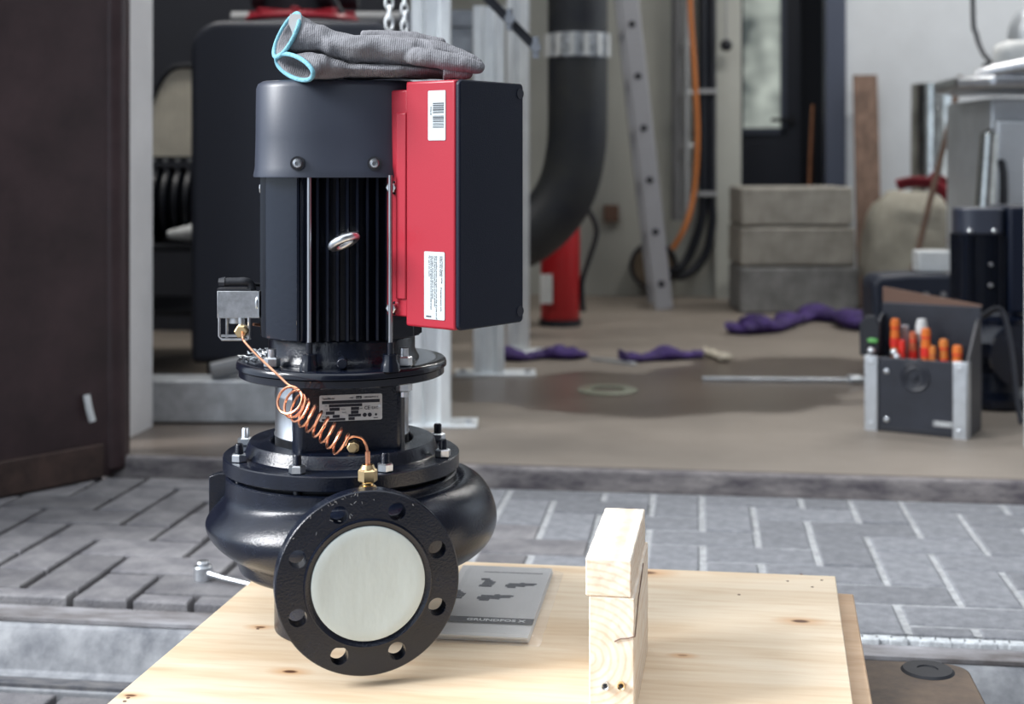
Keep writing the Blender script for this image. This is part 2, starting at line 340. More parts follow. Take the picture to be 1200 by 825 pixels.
lay(bed, -2.0, 1.55, YK, YT-.018, 0, lambda x, y: 'paverb' if x+.25*math.sin(9*y) < -.45 else 'paver', (-.1, (YK+YT)/2, -.09))
g = nb(); box(g, (0, 0, 0), (2.15, YT-YK-.02, .02)); sj = obj('joint_sand', g, 'sand', bed, loc=(.575+.1, 0, -.0135+.09))
# kerb
g = nb()
prof = [(YK-.008, -.19), (YK-.008, -.012), (YK-.03, -.014), (YK-.08, -.020), (YK-.092, -.034), (YK-.105, -.088), (YK-.15, -.096), (YK-.15, -.19)]
prism(g, [(y, z) for y, z in prof], -2.3, 1.9, Matrix(((0, 0, 1, 0), (1, 0, 0, 0), (0, 1, 0, 0), (0, 0, 0, 1))))
kerb = struct(obj('kerb', g, 'kerb', bevel=.004))
g = nb(); box(g, (-.62, YK-.043, -.0145), (2.6, .062, .006)); obj('dirt_strip', g, 'kerbtop', kerb, smooth=False)
g = nb(); box(g, (-.62, YK-.131, -.0945), (2.6, .034, .008)); obj('gutter_dirt', g, 'bed2', kerb, smooth=False)
g = nb()
for i in range(60):
    x = .22+i*.022
    box(g, (x, YK-.012+random.uniform(-.0015, .0015), -.0085), (.030, .016+random.uniform(0, .004), .012), random.uniform(-.06, .06))
obj('mortar_line', g, 'edge_mortar', kerb, bevel=.003)['kind'] = 'stuff'
g = nb(); box(g, (0, 0, 0), (3.6, 1.0, .05)); low = struct(obj('road', g, 'bed', loc=(-.1, YK-.65, -.155)))
lay(low, -1.9, 1.2, YK-1.1, YK-.155, -.10, lambda x, y: 'paverb' if x < -.3 else 'paver', (-.1, YK-.65, -.155), ox=.06, oy=.04)
# threshold and hall floor
g = nb(); box(g, (0, 0, 0), (5.2, .026, .145)); th = struct(obj('trim_1', g, 'thresh', loc=(.1, YT+.013, FL-.0735), bevel=.006))
g = nb(); box(g, (0, .10, -.05), (6.4, 4.8, .10)); fl = struct(obj('floor', g, 'floor', loc=(.2, YT+.026+2.3, FL)))
fl.location = (0, 0, FL)
for v in fl.data.vertices: v.co.x += .2; v.co.y += YT+.026+2.3
# walls
YW = 7.15
def wall(name, x0, x1, y0, y1, z0, z1, m):
    b = nb(); box(b, ((x0+x1)/2, (y0+y1)/2, (z0+z1)/2), (x1-x0, y1-y0, z1-z0)); return struct(obj(name, b, m, smooth=False))
def xw(px, Y):                                   # world X of a picture column on the plane Y
    k = (px-600)/FPX; return Y*(k*CA-SA)/(k*SA+CA)
xd0, xd1 = xw(868, YW), xw(990, YW)
wall('wall_back', -3.0, xd0, YW, YW+.2, 0, 3.1, 'wall')
wall('wall_back_right', xd1, 3.4, YW, YW+.2, 0, 3.1, 'wallr')
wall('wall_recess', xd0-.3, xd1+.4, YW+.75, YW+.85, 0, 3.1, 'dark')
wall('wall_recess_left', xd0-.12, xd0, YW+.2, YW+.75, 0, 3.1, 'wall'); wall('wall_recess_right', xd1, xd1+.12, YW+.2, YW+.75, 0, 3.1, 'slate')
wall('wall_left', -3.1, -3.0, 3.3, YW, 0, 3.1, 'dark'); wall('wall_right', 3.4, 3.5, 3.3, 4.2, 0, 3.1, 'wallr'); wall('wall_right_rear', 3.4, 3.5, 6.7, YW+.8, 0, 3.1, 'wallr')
wall('wall_right_sill', 3.4, 3.5, 4.2, 6.7, 0, .95, 'wallr'); wall('wall_right_lintel', 3.4, 3.5, 4.2, 6.7, 2.75, 3.1, 'wallr')
def fill_lamp(x, y, lab):  # unseen lamp added to brighten the hall
    t = thing('fill_lamp', lab, 'lamp', (x, y, 2.93), 0, 'added fill lamps of the hall')
    g = nb(); box(g, (0, 0, .04), (1.3, .16, .06)); obj('housing', g, 'white', t, bevel=.01)
    g = nb(); box(g, (0, 0, .005), (1.24, .12, .012)); obj('diffuser', g, mat('fill_lamp_diffuser', (.8, .8, .8), .5, emis=(1, .97, .92, 3)), t)
    l = bpy.data.lights.new('fill_light', 'AREA'); l.shape = 'RECTANGLE'; l.size = 1.24; l.size_y = .12; l.energy = 25; l.color = (1, .97, .93)
    o = bpy.data.objects.new('fill_light', l); COL.objects.link(o); o.parent = t; o.location = (0, 0, -.01)
fill_lamp(.7, 5.2, 'added unseen fill lamp over the front of the hall'); fill_lamp(1.6, 6.4, 'added unseen fill lamp near the back right wall of the hall'); fill_lamp(-1.75, 4.25, 'added unseen fill lamp over the rack in the left corner of the hall')
wall('ceiling', -3.1, 3.5, 3.3, YW+.85, 3.0, 3.12, 'ceil')
wall('wall_front_left', -4.5, -1.41, 3.34, 3.48, -.1, 3.6, 'facade')
wall('wall_front_right', 2.3, 4.5, 3.34, 3.50, -.1, 3.6, 'facade')
wall('wall_front_top', -1.41, 2.3, 3.34, 3.50, 2.75, 3.6, 'facade')
wall('trim_2', -1.45, -1.397, 3.30, 3.49, FL, 2.75, 'jamb')
wall('shade_wall_rear', -1.2, 7.0, -4.6, -4.4, -.1, 6.0, 'yard'); wall('shade_wall_right', 3.6, 3.8, -4.4, 3.3, -.1, 5.5, 'yard')  # unseen dark walls added to darken reflections on the pump
wall('shade_partition', xw(120, 5.45), xw(474, 5.45), 5.45, 5.53, 0, 3.0, 'dark')  # added dark screen standing in for the unlit backdrop behind rack and tank
# wall column and recess frame
g = nb(); box(g, (xw(853, YW-.05), YW-.04, 1.5), (.13, .08, 3.0)); struct(obj('trim_3', g, 'wall', bevel=.004))
g = nb(); a, b_ = xw(967, YW-.01), xw(991, YW-.01); box(g, ((a+b_)/2, YW+.05, 1.55), (b_-a, .16, 2.9)); struct(obj('trim_4', g, 'slate', bevel=.004))
# door in the recess
YD = YW+.66
dx0, dx1 = xw(862, YD), xw(938, YD)
g = nb(); zb, zt = .05, 2.25
wx0, wx1 = xw(871, YD), xw(915, YD); wz = zat(150, YD*1.0-.15)
for (a, b_, c, d) in ((dx0, wx0, zb, zt), (wx1, dx1, zb, zt), (wx0, wx1, zb, wz), (wx0, wx1, 2.1, zt)):
    box(g, ((a+b_)/2, 0, (c+d)/2), (b_-a, .05, d-c))
door = struct(obj('door_1', g, 'doorp', loc=(0, YD, 0), smooth=False))
g = nb(); box(g, ((wx0+wx1)/2, .0, (wz+2.1)/2), (wx1-wx0, .012, 2.1-wz)); obj('glass_pane', g, 'glasslit', door)
g = nb()
for (a, b_, c, d) in ((wx1-.004, wx1+.03, wz-.03, 2.13), (wx0-.02, wx1+.03, wz-.035, wz)): box(g, ((a+b_)/2, -.032, (c+d)/2), (b_-a, .02, d-c))
obj('pane_moulding', g, 'slate', door)
g = nb(); cyl(g, (dx1-.05, -.03, .95), (dx1-.05, -.07, .95), .018); cyl(g, (dx1-.05, -.065, .95), (dx1-.16, -.065, .95), .010); obj('door_handle', g, 'rubber', door)
pY = YW+.40; g = nb(); x = xw(948, pY); tube(g, [(0, 0, 0), (.002, 0, .4), (.010, 0, .7), (.022, 0, .98)], [.020, .018, .013, .009], 10)
tag(obj('copper_pipe', g, 'copper', loc=(x, pY, FL)), 'vertical copper pipe standing in the dark doorway recess beside the door', 'pipe')

# ================================================================== brown gate leaf
gd = Vector((-1.485+1.365, 2.855-3.04, 0)).normalized(); ga = math.atan2(-gd.y, -gd.x)
gate = thing('gate_leaf', 'large dark brown steel gate leaf standing open at the left', 'gate', (-1.338, 3.13, 0), ga)
g = nb(); box(g, (-.48, .02, 1.3415), (.94, .04, 2.677)); obj('panel', g, 'brown', gate, bevel=.006)
g = nb(); tube(g, [(.0, .02, .012), (.0, .02, 2.69)], .034, 20); box(g, (.02, .035, 1.35), (.05, .05, 2.66)); obj('rolled_edge', g, 'brown', gate, bevel=.01)
g = nb(); box(g, (-.49, -.003, .042), (.90, .008, .078)); obj('bottom_rail', g, 'rust', gate, bevel=.003)
g = nb(); tube(g, [(-.09, -.012, .20), (-.088, -.018, .17), (-.08, -.02, .14)], .008, 8); obj('paint_fleck', g, 'white', gate)['label'] = 'short white smear near the bottom'

# ================================================================== galvanised frame, tank and dark left corner
def strut(bm, p0, p1, w, d=None, lip=.25):
    p0, p1 = Vector(p0), Vector(p1); ax = (p1-p0); L_ = ax.length; q = ax.to_track_quat('Z', 'Y').to_matrix().to_4x4(); d = d or w; t = w*.12
    h = w/2; k = d/2; s = w*.16
    poly = [(-h, -k), (-s*1.6, -k), (-s, -k+t*1.6), (s, -k+t*1.6), (s*1.6, -k), (h, -k), (h, -s*1.4), (h-t, -s), (h-t, s), (h, s*1.4), (h, k), (s*1.6, k), (s, k-t*1.6), (-s, k-t*1.6), (-s*1.6, k), (-h, k), (-h, s*1.4), (-h+t, s), (-h+t, -s), (-h, -s*1.4)]
    prism(bm, poly, 0, L_, Matrix.Translation(p0) @ q)
def post(label, x, ybase, w, top, base_w, name='strut_post'):
    Z = dep(ybase, FL); f = Fr((x-600)/FPX*Z, Z+.03, FL); t = thing(name, label, 'post', f.loc)
    g = nb(); strut(g, (0, 0, .008), (0, 0, top-FL), w, w); obj('profile', g, 'galv', t)
    g = nb(); box(g, (.02, 0, .004), (base_w, .12, .008)); obj('base_plate', g, 'galv', t, bevel=.002)
    for sx_ in (-1, 1):
        g = nb(); hexnut(g, (.02+sx_*base_w*.4, -.03, .008), .018, .012); obj('bolt', g, 'zinc', t)
    return t, f
post('bright galvanised post right behind the pump motor with a foot plate', 505, 500, .098, 3.0, .20)
post('shorter galvanised post with a beam at its top, second behind the pump', 573, 440, .098, 1.225, .26)
post('darker slim galvanised post, furthest right of the three behind the pump', 607, 414, .08, 3.0, .16)
Z = 4.53; f = frpx(548, 40, 4.56); t = thing('cross_beam', 'short galvanised cross beam joining the tops of the posts', 'beam', f.loc)
g = nb(); strut(g, f.p(470, 38, 4.60), f.p(554, 38, 4.60), .075, .14); obj('profile', g, 'galvd', t)
f = frfl(330, 497); t = thing('base_beam', 'wide galvanised base beam lying on the hall floor left of the posts', 'beam', C(f.X, f.Z+.06, FL))
g = nb(); box(g, (-.03, 0, .057), (.86, .11, .112)); obj('profile', g, 'galvb', t, bevel=.006)
g = nb(); f2 = frfl(290, 449, FL+.112); tube(g, spline([(-.14, 0, .02), (-.06, .02, .035), (.0, 0, .045), (.09, .01, .03)], 5), .03, 12, .6)
tag(obj('cloth_scrap', g, 'grey', loc=C(f.X-.05, f.Z+.03, FL+.112), rz=YAW), 'crumpled grey rag lying on the wide base beam', 'cloth')
# diagonal rail
f = frpx(597, 28, 3.3); t = thing('diagonal_rail', 'black diagonal brace rail at the top beside the posts', 'rail', f.loc)
g = nb(); strut(g, f.p(548, -26, 3.3), f.p(630, 58, 3.3), .024, .02); obj('rail', g, 'rubber', t)
for (x, y) in ((597, 22), (628, 55)):
    g = nb(); c = f.p(x, y, 3.27); cyl(g, c, c+Vector((0, .05, 0)), .012, 12); cyl(g, c+Vector((0, .02, -.025)), c+Vector((0, .02, .025)), .008, 10); obj('bolt', g, 'galvd', t)
# chains
def chain(label, x, y1, Z, wpx=11):
    f = frpx(x, y1, Z); t = thing('chain', label, 'chain', f.loc); r = wpx/2*Z/FPX; L_ = 2.5*r; 
    b = nb(); pts = []
    for k in range(20):
        a = 2*PI*k/20; pts.append((r*.72*math.cos(a), 0, (L_-r*.72)*(.0+1)*(1 if math.sin(a) >= 0 else -1)*.0+(L_*.55)*math.copysign(abs(math.sin(a))**.8, math.sin(a))))
    tube(b, pts, r*.27, 8, closed=True); first = obj('link', b, 'galv', t)
    n = int((3.0-f.z-.02)/(L_*.82)); n = min(n, 60)
    for k in range(n):
        o = first if k == 0 else link_copy(first, t)
        o.location = (0, 0, L_*.6+k*L_*.82); o.rotation_euler = (0, 0, PI/2*(k % 2)+.3)
chain('galvanised lifting chain hanging left behind the glove', 456, 36, 2.7, 12); chain('galvanised lifting chain hanging right next to the bright post', 474, 38, 2.8, 10)
# black tank
Z = 4.25; f = Fr((362-600)/FPX*Z, Z, zat(413, Z)); t = thing('buffer_tank', 'tall dark grey tank with rounded shoulders behind the pump motor', 'tank', f.loc)
g = nb(); hw = 118*Z/FPX; ht = (413-33)*Z/FPX; poly = []
for cx, cz, a0 in ((hw-.09, ht-.09, 0), (-hw+.09, ht-.09, 90), (-hw+.02, .02, 180), (hw-.02, .02, 270)):
    r = .09 if cz > .1 else .02
    for k in range(9): a = math.radians(a0+k*90/8); poly.append((cx+r*math.cos(a), cz+r*math.sin(a)))
prism(g, poly, -.24, .24, Matrix(((1, 0, 0, 0), (0, 0, 1, 0), (0, 1, 0, 0), (0, 0, 0, 1)))); obj('body', g, mat('tank_plastic', (.024, .028, .042), .5, bump=.1, bs=150), t, bevel=.03, seg=4)
g = nb(); cyl(g, (-.02, 0, ht), (-.02, 0, ht+.014), .16, 40); obj('neck_ring', g, 'white', t, bevel=.002)
g = nb(); lathe(g, [(0, ht+.014), (.165, ht+.014), (.172, ht+.022), (.165, ht+.034), (.08, ht+.040), (.075, ht+.05), (0, ht+.05)], 40, Matrix.Translation((-.02, 0, 0)))
for k in range(8): a = k*PI/4; box(g, (-.02+.1*math.cos(a), .1*math.sin(a), ht+.042), (.12, .02, .016), a)
obj('lid', g, 'red', t, bevel=.002)
for sx_ in (-.22, .22):
    g = nb(); box(g, (sx_, 0, -(zat(413, Z)-FL)/2), (.08, .44, zat(413, Z)-FL)); obj('stand', g, 'rubber', t)
f = Fr((343-600)/FPX*4.3, 4.3, zat(413, 4.25)+ht+.052); t = thing('fill_valve', 'dark valve body with lever above the red tank lid', 'valve', f.loc)
g = nb(); cyl(g, (0, 0, 0), (0, 0, .5), .09, 24); cyl(g, (-.12, 0, .06), (.2, 0, .06), .05, 20); obj('body', g, 'rubber', t)
g = nb(); tube(g, [f.p(388, -4, 4.2), f.p(396, 10, 4.2), f.p(402, 19, 4.2)], .011, 8); obj('lever', g, 'rubber', t)
f = frpx(430, 23, 4.7); g = nb(); cyl(g, (-.45, 0, 0), (.18, 0, 0), .027, 20)
tag(obj('grey_pipe', g, 'grey', loc=f.loc, rz=YAW), 'horizontal grey pipe behind the chains above the tank', 'pipe')
# ribbed beige cover
Z = 4.87; f = Fr((212-600)/FPX*Z, Z, zat(187, 4.7)+.011); t = thing('ribbed_cover', 'beige ribbed panel with a rounded top left corner behind the gate post', 'panel', f.loc)
g = nb(); wpx = 84*Z/FPX; h = 105*Z/FPX; n = 28
cols = []
for i in range(n+1):
    u = i/n; x = -wpx/2+wpx*u; top = h*(1-max(0, (.55-u)/.55)**2.6*.62); cols.append((x, top, .006 if i % 2 else 0))
vf = [(g.verts.new((x, o_, 0)), g.verts.new((x, o_, tp))) for x, tp, o_ in cols]; vb = [(g.verts.new((x, .05, 0)), g.verts.new((x, .05, tp))) for x, tp, o_ in cols]
for i in range(n):
    g.faces.new((vf[i][0], vf[i+1][0], vf[i+1][1], vf[i][1])); g.faces.new((vb[i][0], vb[i][1], vb[i+1][1], vb[i+1][0]))
    g.faces.new((vf[i][1], vf[i+1][1], vb[i+1][1], vb[i][1])); g.faces.new((vf[i][0], vb[i][0], vb[i+1][0], vf[i+1][0]))
g.faces.new((vf[0][0], vf[0][1], vb[0][1], vb[0][0])); g.faces.new((vf[n][0], vb[n][0], vb[n][1], vf[n][1]))
obj('ribbed_panel', g, mat('beige_ribbed_plastic', (.66, .62, .52), .6, var=.1), t, smooth=False)
g = nb(); tube(g, [(x, .0, tp+.004) for x, tp, _ in cols], .010, 8); obj('rim', g, 'rubber', t)
# rack under it carrying hoses
f = Fr((200-600)/FPX*4.7, 4.75, FL); rack = thing('hose_rack', 'dark steel rack in the shadowy corner left of the tank', 'rack', f.loc)
g = nb()
for zz in (.20, .405): box(g, (-.02, -.02, zz), (.50, .48, .02))
box(g, (-.02, .06, zat(187, 4.7)-FL), (.50, .32, .02))
for xx in (-.26, .22):
    for yy in (-.1, .2): box(g, (xx, yy, (zat(187, 4.7)-FL)/2), (.025, .025, zat(187, 4.7)-FL-.012))
obj('frame', g, 'rubber', rack)
g = nb()
for k in range(12): cyl(g, (-.24+k*.04, -.125, zat(188, 4.7)-FL), (-.24+k*.04, -.118, zat(188, 4.7)-FL), .007, 8)
obj('rivet_row', g, 'grey', rack)['kind'] = 'stuff'
Zh = 4.55; f = frpx(205, 262, Zh); t = thing('corrugated_hose', 'thick black corrugated hose coiled on the rack in the dark corner', 'hose', C(f.X, 4.70, .4605))
g = nb()
for k in range(9):
    lathe(g, [(.03, -.016), (.100, -.016), (.125, -.006), (.125, .006), (.100, .016), (.03, .016)], 28, Matrix.Translation((-.16+k*.037, 0, .1255)) @ Matrix.Rotation(PI/2, 4, 'Y'))
obj('coil', g, 'hose', t)
f = Fr((232-600)/FPX*4.6, 4.66, .50+.045+.0); g = nb(); tube(g, [(-.08, -.03, .03), (0, -.03, .036), (.09, -.03, .03)], [.015, .03, .02], 12); tag(obj('white_bundle', g, 'white', loc=C(f.X, 4.56, .463), rz=YAW), 'small pale bundle on the rack beneath the hose', 'bundle')

# ================================================================== back wall things
def pth(f, L_): return [f.p(*q) for q in L_]
f = frpx(677, 100, 5.4); t = thing('large_pipe', 'large black insulated pipe that bends left, fixed before the back wall', 'pipe', f.loc)
g = nb(); pts = [f.p(677, -420, 5.4), f.p(677, -100, 5.4), f.p(677, 60, 5.4)]+spline([f.p(677, 130, 5.4), f.p(675, 175, 5.4), f.p(664, 222, 5.4), f.p(640, 258, 5.4), f.p(605, 282, 5.4), f.p(560, 292, 5.4)], 6)
tube(g, pts, .1145, 40); obj('insulation', g, 'duct', t)
g = nb(); cyl(g, f.p(677, 68, 5.4), f.p(677, 40, 5.4), .1175, 40); cb = obj('clamp_band', g, 'silver', t)
g = nb()
for k in range(14):
    a = k*2*PI/14; c = f.p(677, 54, 5.4)+Vector((.119*math.cos(a), .119*math.sin(a), 0)); box(g, c, (.018, .018, .085), a)
obj('clamp_rib', g, 'white', cb)['kind'] = 'stuff'
# extinguisher
f = frfl(657, 383); t = thing('fire_extinguisher', 'red fire extinguisher on the floor under the large pipe', 'fire extinguisher', C(f.X, f.Z+.05, FL))
g = nb(); lathe(g, [(0, .02), (.075, .02), (.082, .035), (.082, .42), (.07, .47), (.03, .5), (.03, .53), (0, .53)], 32); obj('cylinder', g, 'redext', t)
g = nb(); cyl(g, (0, 0, 0), (0, 0, .028), .088, 32); obj('foot_ring', g, 'rubber', t)
g = nb(); box(g, (0, 0, .55), (.05, .05, .04)); box(g, (.0, -.05, .585), (.02, .13, .012)); obj('valve_head', g, 'rubber', t)
g = nb(); tube(g, spline([(.03, 0, .53), (.10, -.02, .50), (.15, -.02, .40), (.12, -.02, .28), (.09, -.02, .18), (.095, -.02, .06)], 6), .011, 10); obj('hose', g, 'rubber', t)
g = nb(); box(g, (-.06, -.085, .16), (.05, .006, .12)); obj('label_plate', g, 'white', t)
# ladder (seen edge on)
Z1, Z2 = 6.48, 6.78
f = Fr((778-600)/FPX*Z1, Z1, FL); t = thing('ladder', 'aluminium ladder seen edge-on, leaning before the back wall', 'ladder', f.loc)
top = Vector((-.225, 0, 2.0)); rails = []
R_ = top.to_track_quat('Z', 'Y').to_matrix()
for yy in (0, Z2-Z1):
    g = nb(); L_ = top.length; ang = math.atan2(top.x, top.z)
    box(g, (top.x/2, yy, top.z/2), (.085, .028, L_), R=Matrix.Rotation(ang, 3, 'Y')); obj('rail', g, 'ladderm', t, bevel=.004)
for k in range(7):
    s = .12+k*.24; c = top.normalized()*s
    if c.z > 1.95: break
    g = nb(); cyl(g, c+Vector((0, -.017, 0)), c+Vector((0, Z2-Z1+.017, 0)), .016, 12); obj('rung', g, 'rubber', t)
# wall box
f = frpx(716, 250, 7.115); g = nb(); box(g, (0, 0, 0), (.075, .05, .085)); tag(obj('junction_box', g, 'tan', loc=f.loc, rz=YAW, bevel=.005), 'small brown junction box on the back wall right of the large pipe', 'box')
# duct opening
f = frpx(766, 311, 7.06); t = thing('pipe_opening', 'round brown pipe opening with a black rim low on the back wall', 'opening', f.loc, 0)
g = nb(); r = 28*7.0/FPX
lathe(g, [(r*.86, -.06), (r, -.06), (r*1.02, -.03), (r*1.02, .03), (r*.86, .03), (r*.86, -.06)], 40, Matrix.Rotation(PI/2, 4, 'X')); obj('rim', g, 'rubber', t)
g = nb(); cyl(g, (0, -.02, 0), (0, .1, 0), r*.87, 40); obj('insert', g, mat('brown_foam', (.13, .10, .07), .9, var=.3, vs=14), t)
# pipes bundle
Zb = 6.93
f = frpx(829, 60, Zb)
t = thing('insulated_pipe_pair', 'two black insulated pipes running down the wall and curving left into the opening', 'pipe', f.loc)
for dx, e in ((-5, 0), (5, 9)):
    g = nb(); tube(g, [f.p(829+dx, -330, Zb), f.p(829+dx, 0, Zb)]+spline([f.p(829+dx, 120, Zb), f.p(829+dx, 228, Zb), f.p(826+dx+e*.4, 262, Zb), f.p(812+dx+e, 300, Zb), f.p(792+e, 318+e*.6, Zb), f.p(770, 316, Zb+.05)], 6), .022, 14); obj('pipe', g, 'hose', t)
for yy in (107, 227):
    g = nb(); box(g, f.p(829, yy, Zb-.03), (.095, .02, .022)); obj('clip', g, 'grey', t)
f = frpx(812, 100, 6.85)
g = nb(); tube(g, [f.p(806, -300, 6.7), f.p(807, -40, 6.7)]+spline([f.p(809, 20, 6.7), f.p(814, 90, 6.7), f.p(817, 160, 6.7), f.p(813, 225, 6.7), f.p(803, 265, 6.66), f.p(788, 292, 6.66)], 6), .0135, 12)
tag(obj('orange_cable', g, 'orange', loc=f.loc, rz=YAW), 'orange cable hanging down the wall beside the black pipes', 'cable')
f = frpx(804, 170, 6.9); t = thing('conduit', 'grey conduit fixed upright on the wall behind the orange cable', 'conduit', f.loc)
g = nb(); cyl(g, f.p(804, 250, 6.92), f.p(804, -330, 6.92), .014, 14); obj('tube', g, 'grey', t)
for yy in (50, 108, 170): g = nb(); box(g, f.p(806, yy, 6.93), (.05, .03, .02)); obj('clip', g, 'white', t)
f = frpx(790, 100, 6.98); g = nb(); cyl(g, f.p(793, 258, 6.98), f.p(793, -330, 6.98), .028, 16); tag(obj('wall_pipe', g, mat('grey_wall_pipe', (.20, .205, .215), .6), loc=f.loc, rz=YAW), 'grey upright pipe on the wall between ladder and conduit', 'pipe')
f = frpx(851, 53, 6.9); t = thing('pull_cord', 'black ball hanging on a cord before the white wall column', 'cord', f.loc)
g = nb(); bmesh.ops.create_uvsphere(g, u_segments=20, v_segments=12, radius=.030); obj('ball', g, 'rubber', t)
g = nb(); cyl(g, (0, 0, .02), (0, 0, 2.2), .005, 8); obj('string', g, 'grey', t)
# concrete blocks
Z = 6.3
lb = ['pale concrete block on top of the stack before the dark door', 'beige concrete block in the middle of the stack before the door', 'darker wide concrete block at the bottom of the stack']
for k, (x0, x1, y0, y1, m_) in enumerate(((869, 1000, 219, 265, 'concb'), (868, 1003, 266, 312, 'concb'), (868, 1008, 313, 0, 'concd'))):
    zt = zat(y0, Z); zb_ = zat(y1, Z) if y1 else FL; w = (x1-x0)*Z/FPX
    g = nb(); box(g, (0, .18, (zt-zb_)/2), (w, .36, zt-zb_-.001)); bmesh.ops.subdivide_edges(g, edges=g.edges[:], cuts=3, use_grid_fill=True)
    for v in g.verts: v.co += Vector([random.uniform(-.003, .003) for _ in range(3)])*(1 if v.co.z > .003 else 0)
    tag(obj('concrete_block', g, m_, loc=C(((x0+x1)/2-600)/FPX*Z, Z, zb_), rz=YAW, bevel=.012, seg=3), lb[k], 'block', 'concrete blocks stacked before the door')
# plank
f = Fr((1020-600)/FPX*6.5, 6.5, FL); g = nb(); a_ = Vector((.075, .40, 1.10)); box(g, a_/2, (.115, .03, a_.length), R=a_.to_track_quat('Z', 'X').to_matrix() @ Matrix.Rotation(PI/2, 3, 'Z'))
tag(obj('wooden_plank', g, 'oldwood', loc=f.loc, rz=YAW, bevel=.003), 'brown wooden plank leaning on the white wall right of the door', 'plank')
# sack
def blob(bm, sx_, sy_, sz_, seed, amp=.12, sub=4, p=3.0):
    r = bmesh.ops.create_icosphere(bm, subdivisions=sub, radius=1)
    for v in r['verts']:
        d = v.co.normalized(); s_ = 1/((abs(d.x)**p+abs(d.y)**p+abs(d.z)**p)**(1/p))
        nz = noise.noise(d*1.8+Vector((seed, seed*2, 0)))*amp+noise.noise(d*5+Vector((seed, 0, seed)))*amp*.4
        c = d*s_*(1+nz); v.co = Vector((c.x*sx_, c.y*sy_, max(c.z, -1)*sz_+sz_))
    return r['verts']
Z = 6.0; f = frfl(1064, 358)
f = Fr((1064-600)/FPX*6.15, 6.15, FL); g = nb(); blob(g, .195, .17, .275, 3.3, .13); t = tag(obj('sack', g, 'sack', loc=f.loc, rz=YAW), 'bulging beige sack on the floor right of the concrete blocks', 'sack')
f = Fr((1085-600)/FPX*6.0, 6.0, zat(240, 6.0)); g = nb()
tube(g, spline([(-.13, -.03, .085), (-.06, -.06, .10), (.02, -.07, .085), (.07, -.10, .03), (.09, -.12, -.06), (.07, -.13, -.15), (.10, -.13, -.22)], 6), .030, 10, .5)
tube(g, spline([(.0, -.05, .12), (.08, -.06, .09), (.13, -.08, .05), (.16, -.08, -.04)], 6), .026, 10, .5)
tag(obj('red_strap', g, 'redfab', loc=f.loc, rz=YAW), 'dark red fabric strap draped over the beige sack', 'strap')
# foil cylinder
f = Fr((1094-600)/FPX*6.45, 6.45, FL); g = nb(); lathe(g, [(0, 0), (.098, 0), (.10, .02), (.102, .5), (.098, 1.035), (.09, 1.04), (.088, .9), (0, .9)], 48)
tag(obj('foil_duct', g, 'foil', loc=f.loc), 'shiny silver foil duct standing upright behind the sack', 'duct')
# rod
f = Fr((1053-600)/FPX*5.72, 5.72, FL); g = nb(); tube(g, [(0, 0, 0), (.285, .10, 1.035)], .0125, 10)
tag(obj('dark_rod', g, 'oldwood', loc=f.loc, rz=YAW), 'thin dark rod leaning in front of sack and foil duct', 'rod')
# steel cabinet with sink
Z = 5.0; f = Fr((1192-600)/FPX*Z, Z, FL); t = thing('sink_cabinet', 'pale steel sink cabinet at the right edge of the hall', 'cabinet', f.loc)
g = nb(); box(g, (.20, .30, .46), (.56, .52, .90)); obj('body', g, 'whitecab', t, bevel=.01)
g = nb(); box(g, (.10, -.005, .5), (.36, .03, .66)); dr = obj('door', g, 'whitecab', t, bevel=.01)
g = nb(); tube(g, spline([(-.062, -.02, .68), (-.066, -.05, .63), (-.066, -.05, .53), (-.062, -.02, .48)], 5), .014, 10, 1.6); obj('handle', g, 'rubber', dr)
g = nb()
prism(g, [(-.22, .0), (-.12, -.10), (.3, -.16), (.6, -.16), (.6, .6), (-.05, .6), (-.2, .3)], .94, .985); obj('worktop', g, 'steel', t, bevel=.012)
g = nb(); tube(g, [(-.15, -.03, .985), (-.10, -.08, 1.0), (.3, -.13, 1.07), (.5, -.13, 1.09)], .025, 12); obj('upstand', g, 'steel', t)
f2 = Fr(f.X, f.Z, FL+.985)
for nm, mt, c, s_, lab, cat in (('white_bag', 'white', (.02, .06), (.08, .07, .065), 'white plastic bag on the steel worktop at upper right', 'bag'), ('blue_bottle', 'blue', (.16, .0), (.035, .03, .05), 'blue item lying on the steel worktop near right edge', 'bottle'), ('clear_box', 'whitecab', (.16, .26), (.09, .08, .13), 'pale translucent box at the back of the steel worktop', 'box')):
    g = nb(); blob(g, *s_, random.random()*9, .15, 3); tag(obj(nm, g, mt, loc=C(f.X+c[0], f.Z+c[1], FL+.987), rz=YAW), lab, cat)
g = nb(); f3 = frpx(1150, 80, 5.9); tube(g, spline([f3.p(1139, -260, 5.9), f3.p(1140, 0, 5.9), f3.p(1144, 40, 5.9), f3.p(1152, 62, 5.85), f3.p(1160, 72, 5.8), f3.p(1152, 78, 5.8)], 6), .010, 8)
tag(obj('water_hose', g, 'rubber', loc=f3.loc, rz=YAW), 'dark thin hose hanging down to the steel worktop', 'hose')
f = Fr((1143-600)/FPX*4.82, 4.82, FL); g = nb(); lathe(g, [(0, 0), (.033, 0), (.035, .4), (.03, .78), (0, .8)], 24, Matrix.Rotation(.06, 4, 'Y')); tag(obj('foil_roll', g, 'foil', loc=f.loc), 'narrow crinkled foil roll standing in front of the steel cabinet', 'roll')
